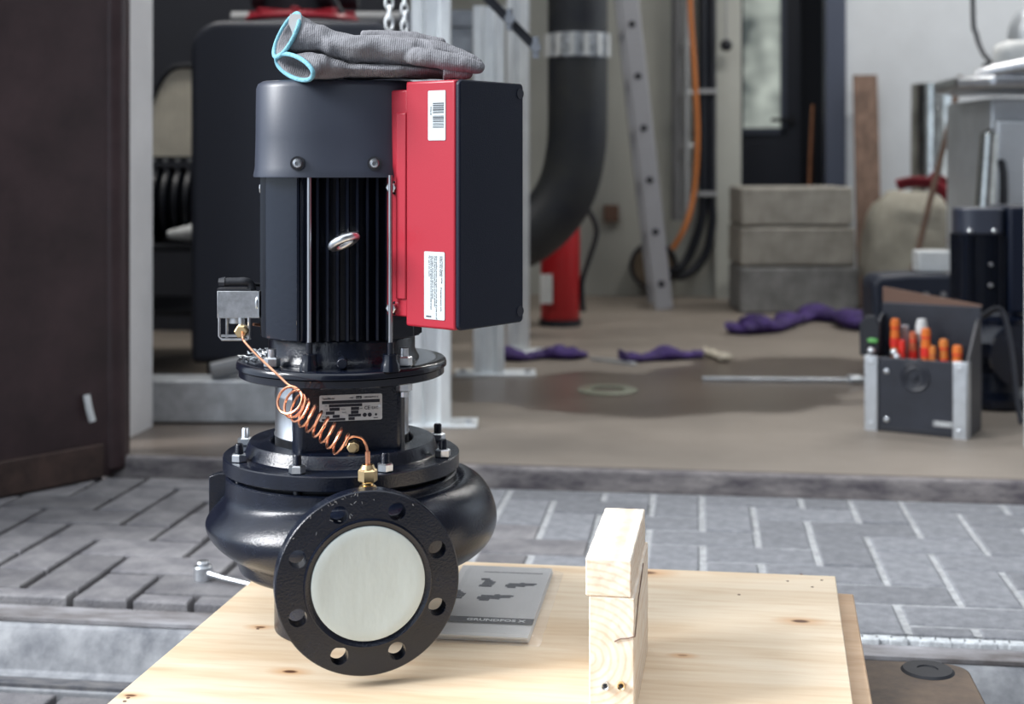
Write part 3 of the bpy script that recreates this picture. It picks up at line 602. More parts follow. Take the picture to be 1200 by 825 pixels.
# dark leather bag
f = frfl(1073, 362+55); Zb2 = 4.5; f = Fr((1076-600)/FPX*Zb2, Zb2+.1, FL); t = thing('dark_bag', 'dark blue-black bag with clasps behind the open tool case', 'bag', f.loc)
g = nb(); hB = zat(322, Zb2)-FL; poly = [(-.13, 0), (.13, 0), (.135, hB*.9), (.12, hB), (-.02, hB), (-.12, hB*.98), (-.14, hB*.9)]
prism(g, poly, -.08, .08, Matrix(((1, 0, 0, 0), (0, 0, 1, 0), (0, 1, 0, 0), (0, 0, 0, 1)))); obj('body', g, mat('navy_leather', (.010, .015, .03), .5, bump=.3, bs=80), t, bevel=.015, seg=3)
for xx in (.03, .085): g = nb(); cyl(g, (xx, -.09, hB*.80), (xx, -.075, hB*.80), .009, 12); obj('clasp', g, 'bracket', t)
g = nb(); box(g, (0, 0, 0), (.11, .08, .07)); zz = FL+hB
tag(obj('white_tub', g, 'white', loc=C((1100-600)/FPX*Zb2+.015, Zb2+.12, zz+.036), rz=YAW, bevel=.006), 'pale tub standing on the dark bag beneath the red strap', 'tub')

# ================================================================== floor litter
def sling(name, label, path, rad, m, seed, cat='sling', flat=.6, group=None):
    c = path[len(path)//2]; o = on(c[0], c[1], FL); pts = []
    for x, y in path: v = on(x, y, FL)-o; pts.append((v.x, v.y, rad*flat))
    sp = spline(pts, 7); rnd = random.Random(seed); rs = [rad*(1+.28*math.sin(i*.37+seed)+rnd.uniform(-.16, .16)) for i in range(len(sp))]
    rs[0] *= .4; rs[-1] *= .5; sp = [Vector((p.x, p.y, r*flat+.0)) for p, r in zip(sp, rs)]
    g = nb(); tube(g, sp, rs, 12, flat, up=(0, 0, 1)); return tag(obj(name, g, m, loc=o), label, cat, group)
sling('lifting_sling', 'purple lifting sling on the floor behind the posts, left piece', [(588, 421), (612, 423), (640, 420), (668, 421), (686, 419)], .036, 'purple', 1, flat=.5)
sling('lifting_sling', 'purple lifting sling with a beige end on the floor mid picture', [(728, 425), (752, 424), (775, 422), (800, 421), (822, 420)], .036, 'purple', 2, flat=.5)
sling('sling_sleeve', 'beige sleeve at the right end of the purple sling', [(828, 419), (840, 420), (850, 425)], .026, 'beige', 2, 'sleeve')
sling('lifting_sling', 'purple lifting sling bunched on the floor before the concrete blocks', [(856, 391), (872, 392), (890, 390), (908, 389), (926, 382)], .052, 'purple', 3, flat=.55)
sling('lifting_sling', 'purple lifting sling between concrete blocks and tool case', [(934, 381), (950, 376), (968, 377), (985, 379), (1002, 386), (1014, 388)], .050, 'purple', 4, flat=.6)
def bar(name, label, p0, p1, w, h, m='alu', head=False):
    a, b_ = on(*p0, FL), on(*p1, FL); d = b_-a; t = thing(name, label, 'bar', a, math.atan2(d.y, d.x))
    g = nb(); box(g, (d.length/2, 0, h/2), (d.length, w, h)); obj('rail', g, m, t, bevel=.002)
    if head: g = nb(); box(g, (d.length*.9, -.01, h*.9), (.045, .06, h*1.8)); obj('joint', g, m, t, bevel=.006)
bar('metal_bar', 'pale straight bar lying on the floor left of the tool case', (823, 446), (1022, 448), .030, .012, 'alu', True)
bar('metal_bar', 'short pale bar lying between the two purple slings', (693, 422), (744, 428), .026, .010)
g = nb(); lathe(g, [(.05, 0), (.085, 0), (.09, .003), (.085, .006), (.05, .006), (.05, 0)], 32); tag(obj('glass_ring', g, mat('greenish_ring', (.20, .21, .16), .3), loc=on(712, 458, FL)), 'flat greenish ring lying in the damp floor stain', 'ring')

# ================================================================== tool case
A_, B_ = on(1014, 503, FL), on(1133, 515, FL); dv = B_-A_; W_ = dv.length; ta = math.atan2(dv.y, dv.x)
t = thing('tool_case', 'open black leather tool case with aluminium corners full of screwdrivers', 'tool case', A_, ta); tool = t
D_, Hh = .156, .188
g = nb()
box(g, (W_/2, .004, Hh/2), (W_, .008, Hh)); obj('front_panel', g, 'leather', t, bevel=.003)
g = nb(); box(g, (W_/2, D_/2, .006), (W_-.004, D_, .012)); obj('bottom', g, 'leather', t)
for xx in (.004, W_-.004):
    g = nb(); prism(g, [(0, 0), (D_, 0), (D_, Hh+.10), (D_*.75, Hh+.09), (.02, Hh*1.0), (0, Hh*.97)], xx-.004, xx+.004, Matrix(((0, 0, 1, 0), (1, 0, 0, 0), (0, 1, 0, 0), (0, 0, 0, 1)))); obj('side_panel', g, 'leather', t, bevel=.002)
g = nb(); box(g, (W_/2, D_-.004, (Hh+.125)/2), (W_, .008, Hh+.125)); bk = obj('back_panel', g, 'leather', t, bevel=.003)
g = nb(); prism(g, [(0, 0), (W_, 0), (W_, .004), (W_*.5, .022), (0, .04)], D_-.002, D_+.006, Matrix(((1, 0, 0, 0), (0, 0, 1, 0), (0, 1, 0, Hh+.125), (0, 0, 0, 1)))); obj('flap_edge', g, 'tan', t)
for xx in (.016, W_-.016):
    g = nb(); box(g, (xx, -.002, Hh/2), (.034, .008, Hh+.004)); box(g, (xx+(-.015 if xx < .1 else .017), .012, Hh/2), (.004, .03, Hh+.004)); cs = obj('corner_strip', g, 'alu', t, bevel=.003)
    for zz in (.018, Hh-.016): g = nb(); lathe(g, [(0, .003), (.005, .001), (.0055, 0), (0, 0)], 12, Matrix.Translation((xx, -.006, zz)) @ Matrix.Rotation(PI/2, 4, 'X')); obj('rivet', g, 'zinc', cs)
g = nb(); box(g, (W_/2, -.001, .006), (W_*.8, .006, .012)); obj('bottom_strip', g, 'rubber', t, bevel=.002)
for (xx, zz) in ((.055, Hh-.035), (.055, .03)): g = nb(); lathe(g, [(0, .004), (.0065, .0015), (.007, 0), (0, 0)], 16, Matrix.Translation((xx, 0, zz)) @ Matrix.Rotation(PI/2, 4, 'X')); obj('stud', g, 'zinc', t)
g = nb(); lathe(g, [(.020, 0), (.024, .003), (.028, .001), (.034, .0035), (.038, 0)], 32, Matrix.Translation((W_*.5, -.0005, Hh-.045)) @ Matrix.Rotation(PI/2, 4, 'X')); lathe(g, [(0, .006), (.005, .005), (.008, 0)], 16, Matrix.Translation((W_*.5, -.0005, Hh-.045)) @ Matrix.Rotation(PI/2, 4, 'X')); obj('push_lock', g, 'leather', t)
g = nb(); box(g, (W_*.78, -.001, .032), (.052, .002, .014)); bd = obj('badge', g, 'grey', t)
text('lettering', 'PARAT', .012, 'white', bd, Matrix.Translation((W_*.78, -.0024, .028)) @ Matrix.Rotation(PI/2, 4, 'X'), 'CENTER', .0003)
g = nb(); tube(g, spline([(W_+.004, D_*.9, Hh+.10), (W_+.05, D_*.95, Hh+.12), (W_+.08, D_*.8, Hh+.03), (W_+.10, D_*.6, Hh*.5), (W_+.115, D_*.45, .04)], 6), .011, 10, .35); obj('shoulder_strap', g, 'rubber', t)
g = nb(); prism(g, [(-.018, 0), (.034, 0), (.036, .08), (.022, .105), (-.002, .105), (-.020, .08)], 0, .012, Matrix(((1, 0, 0, -.008), (0, 0, 1, .035), (0, 1, 0, Hh-.005), (0, 0, 0, 1)))); pk = obj('pocket_flap', g, 'rubber', t, bevel=.005)
g = nb(); blob(g, .014, .004, .006, 2, .1, 2); o = obj('grip_mark', g, 'green', pk, loc=(.010, .03, Hh+.03)); o['label'] = 'bright green patch'
for xx in (.012, .07, .078): g = nb(); bmesh.ops.create_uvsphere(g, u_segments=14, v_segments=8, radius=.010); obj('snap_ball', g, 'zinc', t, loc=(xx, .012, Hh+(.012 if xx < .075 else -.001+.002)))
def tool_handle(k, px_, ytop, r, cols, lean, lab):
    lyy = (.058, .03, .06, .045, .028, .05, .04)[k]; v = case_pt(px_, ytop, lyy); L_ = v.z-FL-.0125
    h = thing('screwdriver', lab, 'screwdriver', v-Vector((0, 0, L_)), ta+lean, 'screwdrivers standing in the tool case')
    R2 = Matrix.Rotation(lean, 4, 'Y')
    hl = .105
    g = nb(); lathe(g, [(0, L_-hl), (r*.6, L_-hl), (r*.9, L_-hl+.012), (r*.95, L_-.07), (r, L_-.045), (r*.85, L_-.028), (r, L_-.015), (r*.8, L_-.002), (0, L_)], 20); obj('handle', g, cols[0], h)
    g = nb(); lathe(g, [(r*.5, L_-.075), (r*1.04, L_-.073), (r*1.06, L_-.05), (r*.5, L_-.048)], 20); lathe(g, [(r*.4, L_-.028), (r*.93, L_-.027), (r*.93, L_-.022), (r*.4, L_-.021)], 20); obj('grip_ring', g, cols[1], h)
    g = nb(); cyl(g, (0, 0, .0), (0, 0, L_-hl+.005), .003, 10); obj('shaft', g, 'steel', h)
def case_pt(px_, y, ly):
    u = Vector((math.cos(ta), math.sin(ta), 0)); w = Vector((-math.sin(ta), math.cos(ta), 0)); a_, b_ = 0., W_
    for _ in range(30):
        m_ = (a_+b_)/2; q = A_+u*m_+w*ly; Xc = q.x*CA+q.y*SA; Zc = -q.x*SA+q.y*CA
        if 600+FPX*Xc/Zc < px_: a_ = m_
        else: b_ = m_
    q.z = zat(y, Zc); return q
def t_inv(v):
    d = v-A_; return Vector((d.x*math.cos(ta)+d.y*math.sin(ta), -d.x*math.sin(ta)+d.y*math.cos(ta), d.z))
hd = [(1049, 373, .012, ('orhand', 'redhand'), 'orange and red handled screwdriver, tallest at the left in the case'),
      (1057, 398, .009, ('redhand', 'redhand'), 'short plain red handled screwdriver beside the tallest orange one'),
      (1070, 388, .010, ('tanred', 'redhand'), 'brownish orange screwdriver with red foot in the case middle'),
      (1085, 384, .0125, ('orhand', 'redhand'), 'thick orange screwdriver with red base at the case middle'),
      (1093, 405, .009, ('ambr', 'tanred'), 'small amber handled screwdriver right of the middle'),
      (1106, 397, .012, ('ambr', 'redhand'), 'amber and red screwdriver second from the case right side'),
      (1122, 404, .013, ('orhand', 'redhand'), 'short wide orange and red screwdriver rightmost in the case')]
M['tanred'] = mat('worn_red_orange_handle', (.48, .12, .05), .4); M['ambr'] = mat('amber_handle', (.62, .20, .04), .35)
for k, (a, b_, c, d, e) in enumerate(hd): tool_handle(k, a, b_, c, d, 0, e)
v = case_pt(1080, 374, .085); g = nb(); L_ = v.z-FL-.0125; lathe(g, [(0, .0), (.006, .0), (.006, L_-.06), (.013, L_-.05), (.015, L_-.02), (.011, L_), (0, L_)], 16)
tag(obj('white_handled_tool', g, 'white', loc=v-Vector((0, 0, L_))), 'white topped tool standing behind the thick orange screwdriver', 'tool')
v = case_pt(1061, 381, .10); g = nb(); L_ = v.z-FL-.0125; box(g, (0, 0, L_/2), (.016, .006, L_)); tag(obj('steel_rule', g, 'steel', loc=v-Vector((0, 0, L_)), rz=ta, bevel=.001), 'flat steel tool standing between the left screwdrivers', 'tool')

# ================================================================== second pump at the right edge
Z = 3.95; f = Fr((1146-600)/FPX*Z, Z, FL); t = thing('spare_pump', 'second black pump with finned motor at right behind the tool case', 'pump', f.loc)
k = Z/FPX; zt = zat(243, Z)-FL; zc = zat(274, Z)-FL; zf = zat(363, Z)-FL; r = 27*k
def sq(r_, n=48, p=3.2, rot=0): return [(r_*math.cos(a)/((abs(math.cos(a))**p+abs(math.sin(a))**p)**(1/p)), r_*math.sin(a)/((abs(math.cos(a))**p+abs(math.sin(a))**p)**(1/p))) for a in (2*PI*i/n+rot for i in range(n))]
g = nb(); prism(g, sq(r), zc, zt); obj('fan_cover', g, 'cap', t, bevel=.006)
g = nb(); cyl(g, (0, 0, zf), (0, 0, zc), r*.82, 32); obj('motor_core', g, 'motor', t)
g = nb(); box(g, (0, 0, (zf+zc)/2), (.0035, r*.2, zc-zf)); fn = obj('cooling_fin', g, 'motor', t); i0 = True
for q in range(-4, 5):
    for (dx, dy, rz_) in ((q*.0125, -r*.87, 0), (-r*.87, q*.0125, PI/2)):
        o = fn if i0 else link_copy(fn, t); i0 = False; o.location = (dx, dy, 0); o.rotation_euler = (0, 0, rz_)
for xx in (-.9, .45):
    for zz in (zc+.012,): g = nb(); hexnut(g, (xx*r*.75, -r-.002, zz), .012, .008, (0, -1, 0)); obj('bolt', g, 'zinc', t)
for zz in (.35, .62): g = nb(); hexnut(g, (.2*r, -r*.97, zf+(zc-zf)*zz), .010, .010, (0, -1, 0)); obj('bolt', g, 'bracket', t)
g = nb(); box(g, (.118, .03, (zf+zt)/2), (.11, .20, zt-zf+.01)); obj('drive_box', g, 'drive', t, bevel=.01, seg=3)
g = nb(); lathe(g, [(0, .0), (.10, .0), (.11, .01), (.11, .03), (.085, .05), (.075, .10), (.095, .13), (.12, .15), (.13, .19), (.11, .23), (.08, .25), (.075, zf-.05), (.10, zf-.045), (.105, zf-.02), (.075, zf-.01), (.07, zf), (0, zf)], 40, Matrix.Translation((.04, 0, 0))); obj('pump_casing', g, 'cast', t)
g = nb(); lathe(g, [(0, 0), (.085, 0), (.085, .022), (0, .022)], 32, Matrix.Translation((.07, -.13, .16)) @ Matrix.Rotation(PI/2, 4, 'X')); obj('flange', g, 'cast', t)
for zz in (.06, .10): g = nb(); hexnut(g, (.14, -.10, zz), .016, .012, (0, -1, 0)); obj('bolt', g, 'zinc', t)
# white upright at right edge
f = Fr((1201-600)/FPX*3.3, 3.34, FL); g = nb(); box(g, (.066, 0, (zat(185, 3.3)-FL)/2), (.09, .05, zat(185, 3.3)-FL)); tag(obj('white_upright', g, 'white', loc=f.loc, rz=YAW, bevel=.004), 'white upright panel at the very right edge', 'panel')

# ================================================================== socket wrench on the pavers
a, b_ = on(238, 680, 0), on(300, 694, 0); d = b_-a; t = thing('socket_wrench', 'chrome socket wrench lying on the pavers left of the board', 'wrench', a+Vector((0, 0, .0)), math.atan2(d.y, d.x))
g = nb(); cyl(g, (0, 0, 0), (0, 0, .026), .016, 24); cyl(g, (0, 0, .026), (0, 0, .034), .011, 20); obj('head', g, 'zinc', t, bevel=.002)
g = nb(); tube(g, [(.014, 0, .014), (.05, 0, .012), (.16, 0, .011), (.22, 0, .011)], [.006, .0045, .0045, .008], 12); obj('handle', g, 'zinc', t)

# ================================================================== support dolly, battens, board
ZB = .172
bR, bL = on(979, 675, ZB), on(331, 649.5, ZB); fR, fL = on(1000, 825, ZB), on(125, 825, ZB)
# extend beyond the lower frame edge
ex = 1.12
dR = (fR-bR).normalized(); dL = (fL-bL).normalized(); LEN = .80
back = bR-bL; ba = math.atan2(back.y, back.x); cen = (bR+bL)/2
mid = (dR+dL).normalized(); side = math.atan2(-mid.y, -mid.x)-PI/2
board = thing('plywood_board', 'pale pine board on which the pump stands', 'board', (*cen.xy, ZB-.018), ba)
def bl(v): d = Vector(v)-Vector((cen.x, cen.y, 0)); return (d.x*math.cos(ba)+d.y*math.sin(ba), -d.x*math.sin(ba)+d.y*math.cos(ba))
kn = []
for (x, y, r, dk) in ((938, 728, .0065, .95), (758, 671, .008, .8), (305, 735, .004, .85), (340, 787, .005, .95), (800, 768, .0035, .4), (153, 815, .004, .9)):
    q = bl(on(x, y, ZB)); kn.append((q[0], q[1], r, dk))
M['ply'] = wood_mat('pine_board', (.78, .655, .49), (.66, .50, .33), kn)
M['pine'] = wood_mat('pine_block', (.86, .78, .68), (.82, .70, .56), ring=(-.02, 0, .06), scale=(6, 6, 6), bump=.5)
M['pineside'] = wood_mat('pine_side', (.60, .42, .27), (.50, .33, .20), scale=(14, 3, 14))
g = nb(); pr = [bl(bL), bl(bL+dL*LEN), bl(bR+dR*LEN), bl(bR)]
prism(g, pr, 0, .018); obj('board_sheet', g, 'ply', board, bevel=.0012)
g = nb()
for (x, y) in ((923, 681), (952, 688), (963, 680), (939, 673), (866, 697), (302, 737), (150, 818), (146, 822)):
    q = bl(on(x, y, ZB)); cyl(g, (q[0], q[1], .0178), (q[0], q[1], .0184), .0020, 10)
obj('nail_hole', g, 'tan', board)['kind'] = 'stuff'
def batten(label, off, w, u0=0):
    c = bR+dR*(LEN/2)+Vector((math.cos(ba), math.sin(ba), 0))*off; a = math.atan2(-dR.y, -dR.x)
    g = nb(); box(g, (0, 0, 0), (LEN-.03, w, .060)); tag(obj('batten', g, 'pineside', loc=(c.x, c.y, ZB-.018-.0302), rz=a, bevel=.002), label, 'batten')
batten('pine batten under the right edge of the board, showing beside it', -.012, .07)
batten('pine batten under the middle of the pump board, mostly hidden', -.42, .07)
zd = ZB-.018-.0605-.001
c0 = on(1060, 800, zd); t = thing('furniture_dolly', 'brown dolly board with black rubber pads under the pump board', 'dolly', (bR.x-.30, bR.y-.285, -.10), ba)
hd_ = zd+.10
def rr(w, h, r): 
    out = []
    for cx, cy, a0 in ((w-r, h-r, 0), (-w+r, h-r, 90), (-w+r, -h+r, 180), (w-r, -h+r, 270)):
        for k in range(7): a = math.radians(a0+15*k); out.append((cx+r*math.cos(a), cy+r*math.sin(a)))
    return out
cr = on(1132, 778, zd); ct = t.location; dd = cr-Vector((ct.x, ct.y, zd)); lx = dd.x*math.cos(ba)+dd.y*math.sin(ba); ly = -dd.x*math.sin(ba)+dd.y*math.cos(ba)
g = nb(); prism(g, [(x+lx-.36, y+ly-.26) for x, y in rr(.36, .26, .03)], hd_-.03, hd_); obj('deck', g, 'dolly', t, bevel=.003)
pp = on(1087, 786, zd)-Vector((ct.x, ct.y, zd)); px_, py_ = pp.x*math.cos(ba)+pp.y*math.sin(ba), -pp.x*math.sin(ba)+pp.y*math.cos(ba)
g = nb(); lathe(g, [(0, .0015), (.012, .0015), (.013, .003), (.030, .003), (.033, 0)], 32, Matrix.Translation((px_, py_, hd_))); obj('rubber_pad', g, 'rubber', t)
for sx_ in (-.64, -.08):
    for sy_ in (-.44, -.09):
        g = nb(); cyl(g, (lx+sx_, ly+sy_-.012, .034), (lx+sx_, ly+sy_+.012, .034), .034, 24); ca = obj('castor', g, 'rubber', t, bevel=.003)
        g = nb(); box(g, (lx+sx_, ly+sy_, (.05+hd_-.03)/2+.01), (.03, .034, hd_-.03-.055)); obj('fork', g, 'steel', ca)

# ================================================================== timber blocks on the board
f = Fr(0, 0, 0)
zt_ = .333
tl, tr_, br = on(686, 655, zt_), on(740, 655.5, zt_), on(756, 596, zt_)
dd = (br-tr_); a2 = math.atan2(dd.y, dd.x)-PI/2; LB = dd.length
loc = Vector((*( (tl+tr_)/2 ).xy, ZB)); wB = (tr_-tl).length
t = thing('timber_block', 'upright pine timber of two pieces screwed onto the board', 'timber', loc, a2)
ht = zt_-ZB; h1 = ht-.0385
def rough_block(x0, x1, y0, y1, z0, z1, amp, seed):
    b = nb(); box(b, ((x0+x1)/2, (y0+y1)/2, (z0+z1)/2), (x1-x0, y1-y0, z1-z0)); bmesh.ops.bevel(b, geom=b.edges[:], offset=.0012, segments=1, affect='EDGES')
    bmesh.ops.subdivide_edges(b, edges=[e for e in b.edges if e.calc_length() > .01], cuts=14, use_grid_fill=True)
    for v in b.verts:
        n_ = noise.noise_vector(v.co*90+Vector((seed, 0, 0)))*amp+noise.noise_vector(v.co*300+Vector((seed, 0, 0)))*amp*.5
        if v.co.z > z0+.002: v.co += n_
    return b
obj('top_piece', rough_block(-wB/2, wB/2, 0, LB, h1+.0006, ht, .0006, 1), 'pine', t)
obj('upright_piece', rough_block(-wB/2+.0035, wB/2+.003, .001, LB+.004, 0, h1, .0005, 5), 'pine', t)
g = nb(); pts = [(.006, -.0003, h1-.044), (.012, -.0003, h1-.041), (.020, -.0003, h1-.040), (wB/2+.003, -.0003, h1-.038)]
for a, b_ in zip(pts, pts[1:]): cyl(g, a, b_, .0006, 6)
p2 = [(wB/2+.0035, 0, h1-.038), (wB/2+.0035, LB*.25, h1-.015), (wB/2+.0035, LB*.6, h1+.0)]
for a, b_ in zip(p2, p2[1:]): cyl(g, a, b_, .0007, 6)
obj('crack', g, 'tan', t)
for (x, y, m_) in ((708, 808, 'zinc'), (727, 807, 'brass')):
    kx = (x-600)/FPX; Zs = 1.405; v = P(x, y, Zs); d = v-loc; lx2 = d.x*math.cos(a2)+d.y*math.sin(a2)
    g = nb(); lathe(g, [(0, .002), (.0012, .003), (.0036, .0045), (.0040, .003), (.0036, -.001), (0, -.001)], 16, Matrix.Translation((lx2, 0, v.z-ZB)) @ Matrix.Rotation(PI/2, 4, 'X')); obj('screw', g, m_, t)
    g = nb(); cyl(g, (lx2, -.0046, v.z-ZB), (lx2, -.002, v.z-ZB), .0014, 6); obj('screw_recess', g, 'ink', t)

# ================================================================== booklet in a plastic bag
q0, q1 = on(648, 665, ZB+.010), on(619, 747, ZB+.010); dd = q0-q1; a3 = math.atan2(dd.y, dd.x)-PI/2; Lb = dd.length; Wb = .122
t = thing('manual_booklet', 'grey printed instruction booklet lying on the board behind the flange', 'booklet', (q1.x, q1.y, ZB+.0012), a3)
for i in range(4):
    g = nb(); box(g, (-Wb/2+random.uniform(-.001, .001), Lb/2+random.uniform(-.001, .001)-.003*i+.004, .0009+i*.0022), (Wb, Lb-.008, .0019)); obj('page_block', g, 'paper', t)
g = nb(); box(g, (-Wb/2, Lb/2+.018, .0093), (Wb, Lb-.05, .0006)); cv = obj('cover', g, 'cover', t)
g = nb(); box(g, (-Wb/2, .052, .0098), (Wb, .020, .0003)); obj('title_band', g, mat('dark_grey_band', (.045, .047, .05), .5), cv)
Rz = Matrix.Rotation(PI, 4, 'Z')
text('lettering', 'GRUNDFOS X', .0112, 'white', cv, Matrix.Translation((-.010, .0480, .0101)), 'RIGHT', .0003)
text('lettering', 'Installation and operating instructions', .0052, 'ink', cv, Matrix.Translation((-.010, Lb-.036, .0098)), 'RIGHT', .0001)
def icon(cx, cy, s, kind):
    b = nb(); z = .0098
    if kind == 0: L2 = [(0, 0, .75, 1.8), (0, -1.1, 1.3, .6), (-.3, 1.1, .9, .6), (.55, -.1, .5, 1.1)]
    else: L2 = [(0, 0, 1.2, 1.0), (-.8, -.25, .9, 1.6), (.9, .3, 1.1, .8), (1.5, .5, .4, .4), (-1.35, -.3, .3, .7), (.2, .6, .5, .5)]
    for k, (x, y, w, h) in enumerate(L2): box(b, (cx+x*s, cy+y*s, z+k*.00002), (w*s, h*s, .0003), .12*((k % 3)-1))
    obj('pump_drawing', b, 'ink', cv)
icon(-.078, Lb-.082, .013, 0); icon(-.034, Lb-.088, .0125, 1); icon(-.060, Lb-.142, .0140, 1); icon(-.108, Lb-.135, .012, 0)
g = nb(); n1, n2 = 16, 26; gr = []
for i in range(n1+1):
    row = []
    for j in range(n2+1):
        x = -Wb-.006+(Wb+.020)*i/n1; y = -.006+(Lb+.012)*j/n2; e = min(i, n1-i, j, n2-j)
        z = (.0112+abs(noise.noise(Vector((x*45, y*30, 0))))*.003) if e > 1 else (.006 if e == 1 else .0004)
        row.append(g.verts.new((x+noise.noise(Vector((y*40, 1, 0)))*.002, y, z)))
    gr.append(row)
for i in range(n1):
    for j in range(n2): g.faces.new((gr[i][j], gr[i+1][j], gr[i+1][j+1], gr[i][j+1]))
bag = obj('plastic_bag', g, 'film', t, sharp=80)

# ================================================================== THE PUMP
XA, ZA = -.2055, 1.703
fp = Fr(XA, ZA, 0.0)
pump = thing('inline_pump', 'large black inline pump with finned motor and red drive box on the board', 'pump', C(XA, ZA, ZB))
def dv2(deg): a = math.radians(deg); return Vector((math.sin(a), -math.cos(a), 0)), Vector((math.cos(a), math.sin(a), 0))
def zz(z): return z-ZB
def lp(x, y, Z): v = fp.p(x, y, Z); v.z -= ZB; return v
def Rdir(n_):                                     # local X = tangent, Y = -normal (into body), Z up
    return Matrix(((-n_.y, -n_.x, 0, 0), (n_.x, -n_.y, 0, 0), (0, 0, 1, 0), (0, 0, 0, 1)))
def frame(deg): n_, t_ = dv2(deg); return Matrix(((t_.x, -n_.x, 0, 0), (t_.y, -n_.y, 0, 0), (0, 0, 1, 0), (0, 0, 0, 1)))
PF = 14.5                                          # heading of the discharge port
# --- fan cover
def sup(a_, th_, n_=3.0): c_, s_ = abs(math.cos(th_)), abs(math.sin(th_)); return a_/((c_**n_+s_**n_)**(1/n_))
def suploft(bm, rings, n=96, rot=0.0, p=3.0, cap0=True, cap1=True):
    prev = None; first = None
    for a_, z in rings:
        ring = [bm.verts.new((sup(a_, 2*PI*i/n, p)*math.cos(2*PI*i/n+rot), sup(a_, 2*PI*i/n, p)*math.sin(2*PI*i/n+rot), z)) for i in range(n)]
        if prev:
            for i in range(n): bm.faces.new((prev[i], prev[(i+1) % n], ring[(i+1) % n], ring[i]))
        else: first = ring
        prev = ring
    if cap0: bm.faces.new(first[::-1])
    if cap1: bm.faces.new(prev)
rot5 = math.radians(5)
g = nb(); suploft(g, [(.094, zz(.7175)), (.1035, zz(.7146)), (.1038, zz(.7165)), (.1020, zz(.726)), (.1012, zz(.76)), (.1005, zz(.818)), (.0985, zz(.8235)), (.094, zz(.8262)), (.06, zz(.8275))], rot=rot5, p=3.3)
fan = obj('fan_cover', g, 'cap', pump, sharp=50)
n5, t5 = dv2(5)
for s_ in (-.047, .040):
    c = n5*.1022+t5*s_; c.z = zz(zat(191.5, 1.6))
    g = nb(); lathe(g, [(0, .0012), (.0022, .0012), (.0026, .0034), (.0046, .0030), (.0062, .0005), (.0062, -.003), (0, -.003)], 20, Matrix.Translation(c) @ n5.to_track_quat('Z', 'Y').to_matrix().to_4x4()); sc = obj('cover_screw', g, 'zinc', pump)
    g = nb(); cyl(g, c-n5*.002, c+n5*.0008, .0082, 20); obj('washer', g, 'rubber', sc)
# --- motor housing
g = nb(); cyl(g, (0, 0, zz(.520)), (0, 0, zz(.7175)), .0785, 48)
for dg_ in (-40, 50, 140, 230):
    if dg_ == 50: prism(g, [(-.020, .0), (-.020, -.088), (-.014, -.0995), (.022, -.0995), (.036, -.0855), (.036, 0)], zz(.526), zz(.7172), frame(dg_))
    else: prism(g, [(-.030, .0), (-.030, -.0855), (-.024, -.0995), (.017, -.0995), (.033, -.0935), (.036, -.080), (.036, 0)], zz(.526), zz(.7172), frame(dg_))
house = obj('motor_housing', g, 'motor', pump, bevel=.0015, sharp=30)
g = nb(); vs = prism(g, [(-.0020, -.0945), (-.0013, -.0958), (.0013, -.0958), (.0020, -.0945), (.0026, -.070), (-.0026, -.070)], zz(.5215), zz(.7172), None)
for v in vs:
    if v.co.z < zz(.53) and v.co.y < -.09: v.co.z += .006
fin0 = obj('cooling_fin', g, 'gloss', pump); used = False
for dg_ in (5, -85, 95, 185):
    for k in range(-4, 6) if dg_ == 5 else range(-4, 5):
        o = link_copy(fin0, pump) if used else fin0; used = True
        n_, t_ = dv2(dg_); off = k*.0113+(-.002 if dg_ == 5 else 0); sh = -.004*abs(k/4)**2 if abs(k) > 2 else 0
        o.location = t_*off+n_*sh; o.rotation_euler = (0, 0, math.radians(dg_))
# bracket lugs with screws beside the fins
for (x, y, left) in ((461, 220, 0), (461, 361, 0), (309, 221, 1), (309, 365, 1)):
    Zl = 1.612 if not left else 1.69
    c = lp(x, y, Zl)
    if not left:
        g = nb(); cyl(g, c+Vector((.004, .02, 0)), c+Vector((.004, -.002, 0)), .0085, 20); lg = obj('boss', g, 'gloss', pump, bevel=.001)
        g = nb(); hexnut(g, c+Vector((-.001, -.002, 0)), .0105, .006, (-.3, -1, 0)); obj('screw', g, 'zinc', lg)
    else:
        g = nb(); box(g, c+Vector((.006, -.004, 0)), (.010, .016, .016)); lg = obj('boss', g, 'gloss', pump, bevel=.001)
        g = nb(); hexnut(g, c+Vector((.001, 0, 0)), .0105, .006, (-1, -.1, 0)); obj('screw', g, 'zinc', lg)
# eye bolt
c = n5*.098+t5*.006; c.z = zz(zat(280, 1.6))
g = nb(); cyl(g, c-n5*.02, c+n5*.004, .0075, 20, .0065); bmesh.ops.create_uvsphere(g, u_segments=16, v_segments=10, radius=.007, matrix=Matrix.Translation(c+n5*.006)); eb = obj('lifting_eye', g, 'zinc', pump)
g = nb(); pts = []
for k in range(28): a = 2*PI*k/28; pts.append(c+n5*(.010+.0115*(1+math.cos(a)))+t5*(math.sin(a)*.0130)+Vector((0, 0, math.sin(a)*.0055+.004*math.cos(a)-.002)))
tube(g, pts, .0050, 12, closed=True); obj('eye_ring', g, 'zinc', eb)
# tie rods and lugs
for x in (362.5, 457.5):
    Zr = 1.603; p = lp(x, 300, Zr)
    g = nb(); cyl(g, (p.x, p.y, zz(.505)), (p.x, p.y, zz(.7172)), .0026, 12); td = obj('tie_rod', g, 'rod', pump)
    g = nb(); lathe(g, [(0, .0), (.0115, .0), (.0105, .008), (.0085, .012), (.0085, .019), (.004, .0195), (0, .0195)], 20, Matrix.Translation((p.x, p.y, zz(.4945)))); cyl(g, (p.x, p.y, zz(.505)), (p.x, p.y, zz(.527)), .0038, 12); obj('rod_lug', g, 'gloss', td)
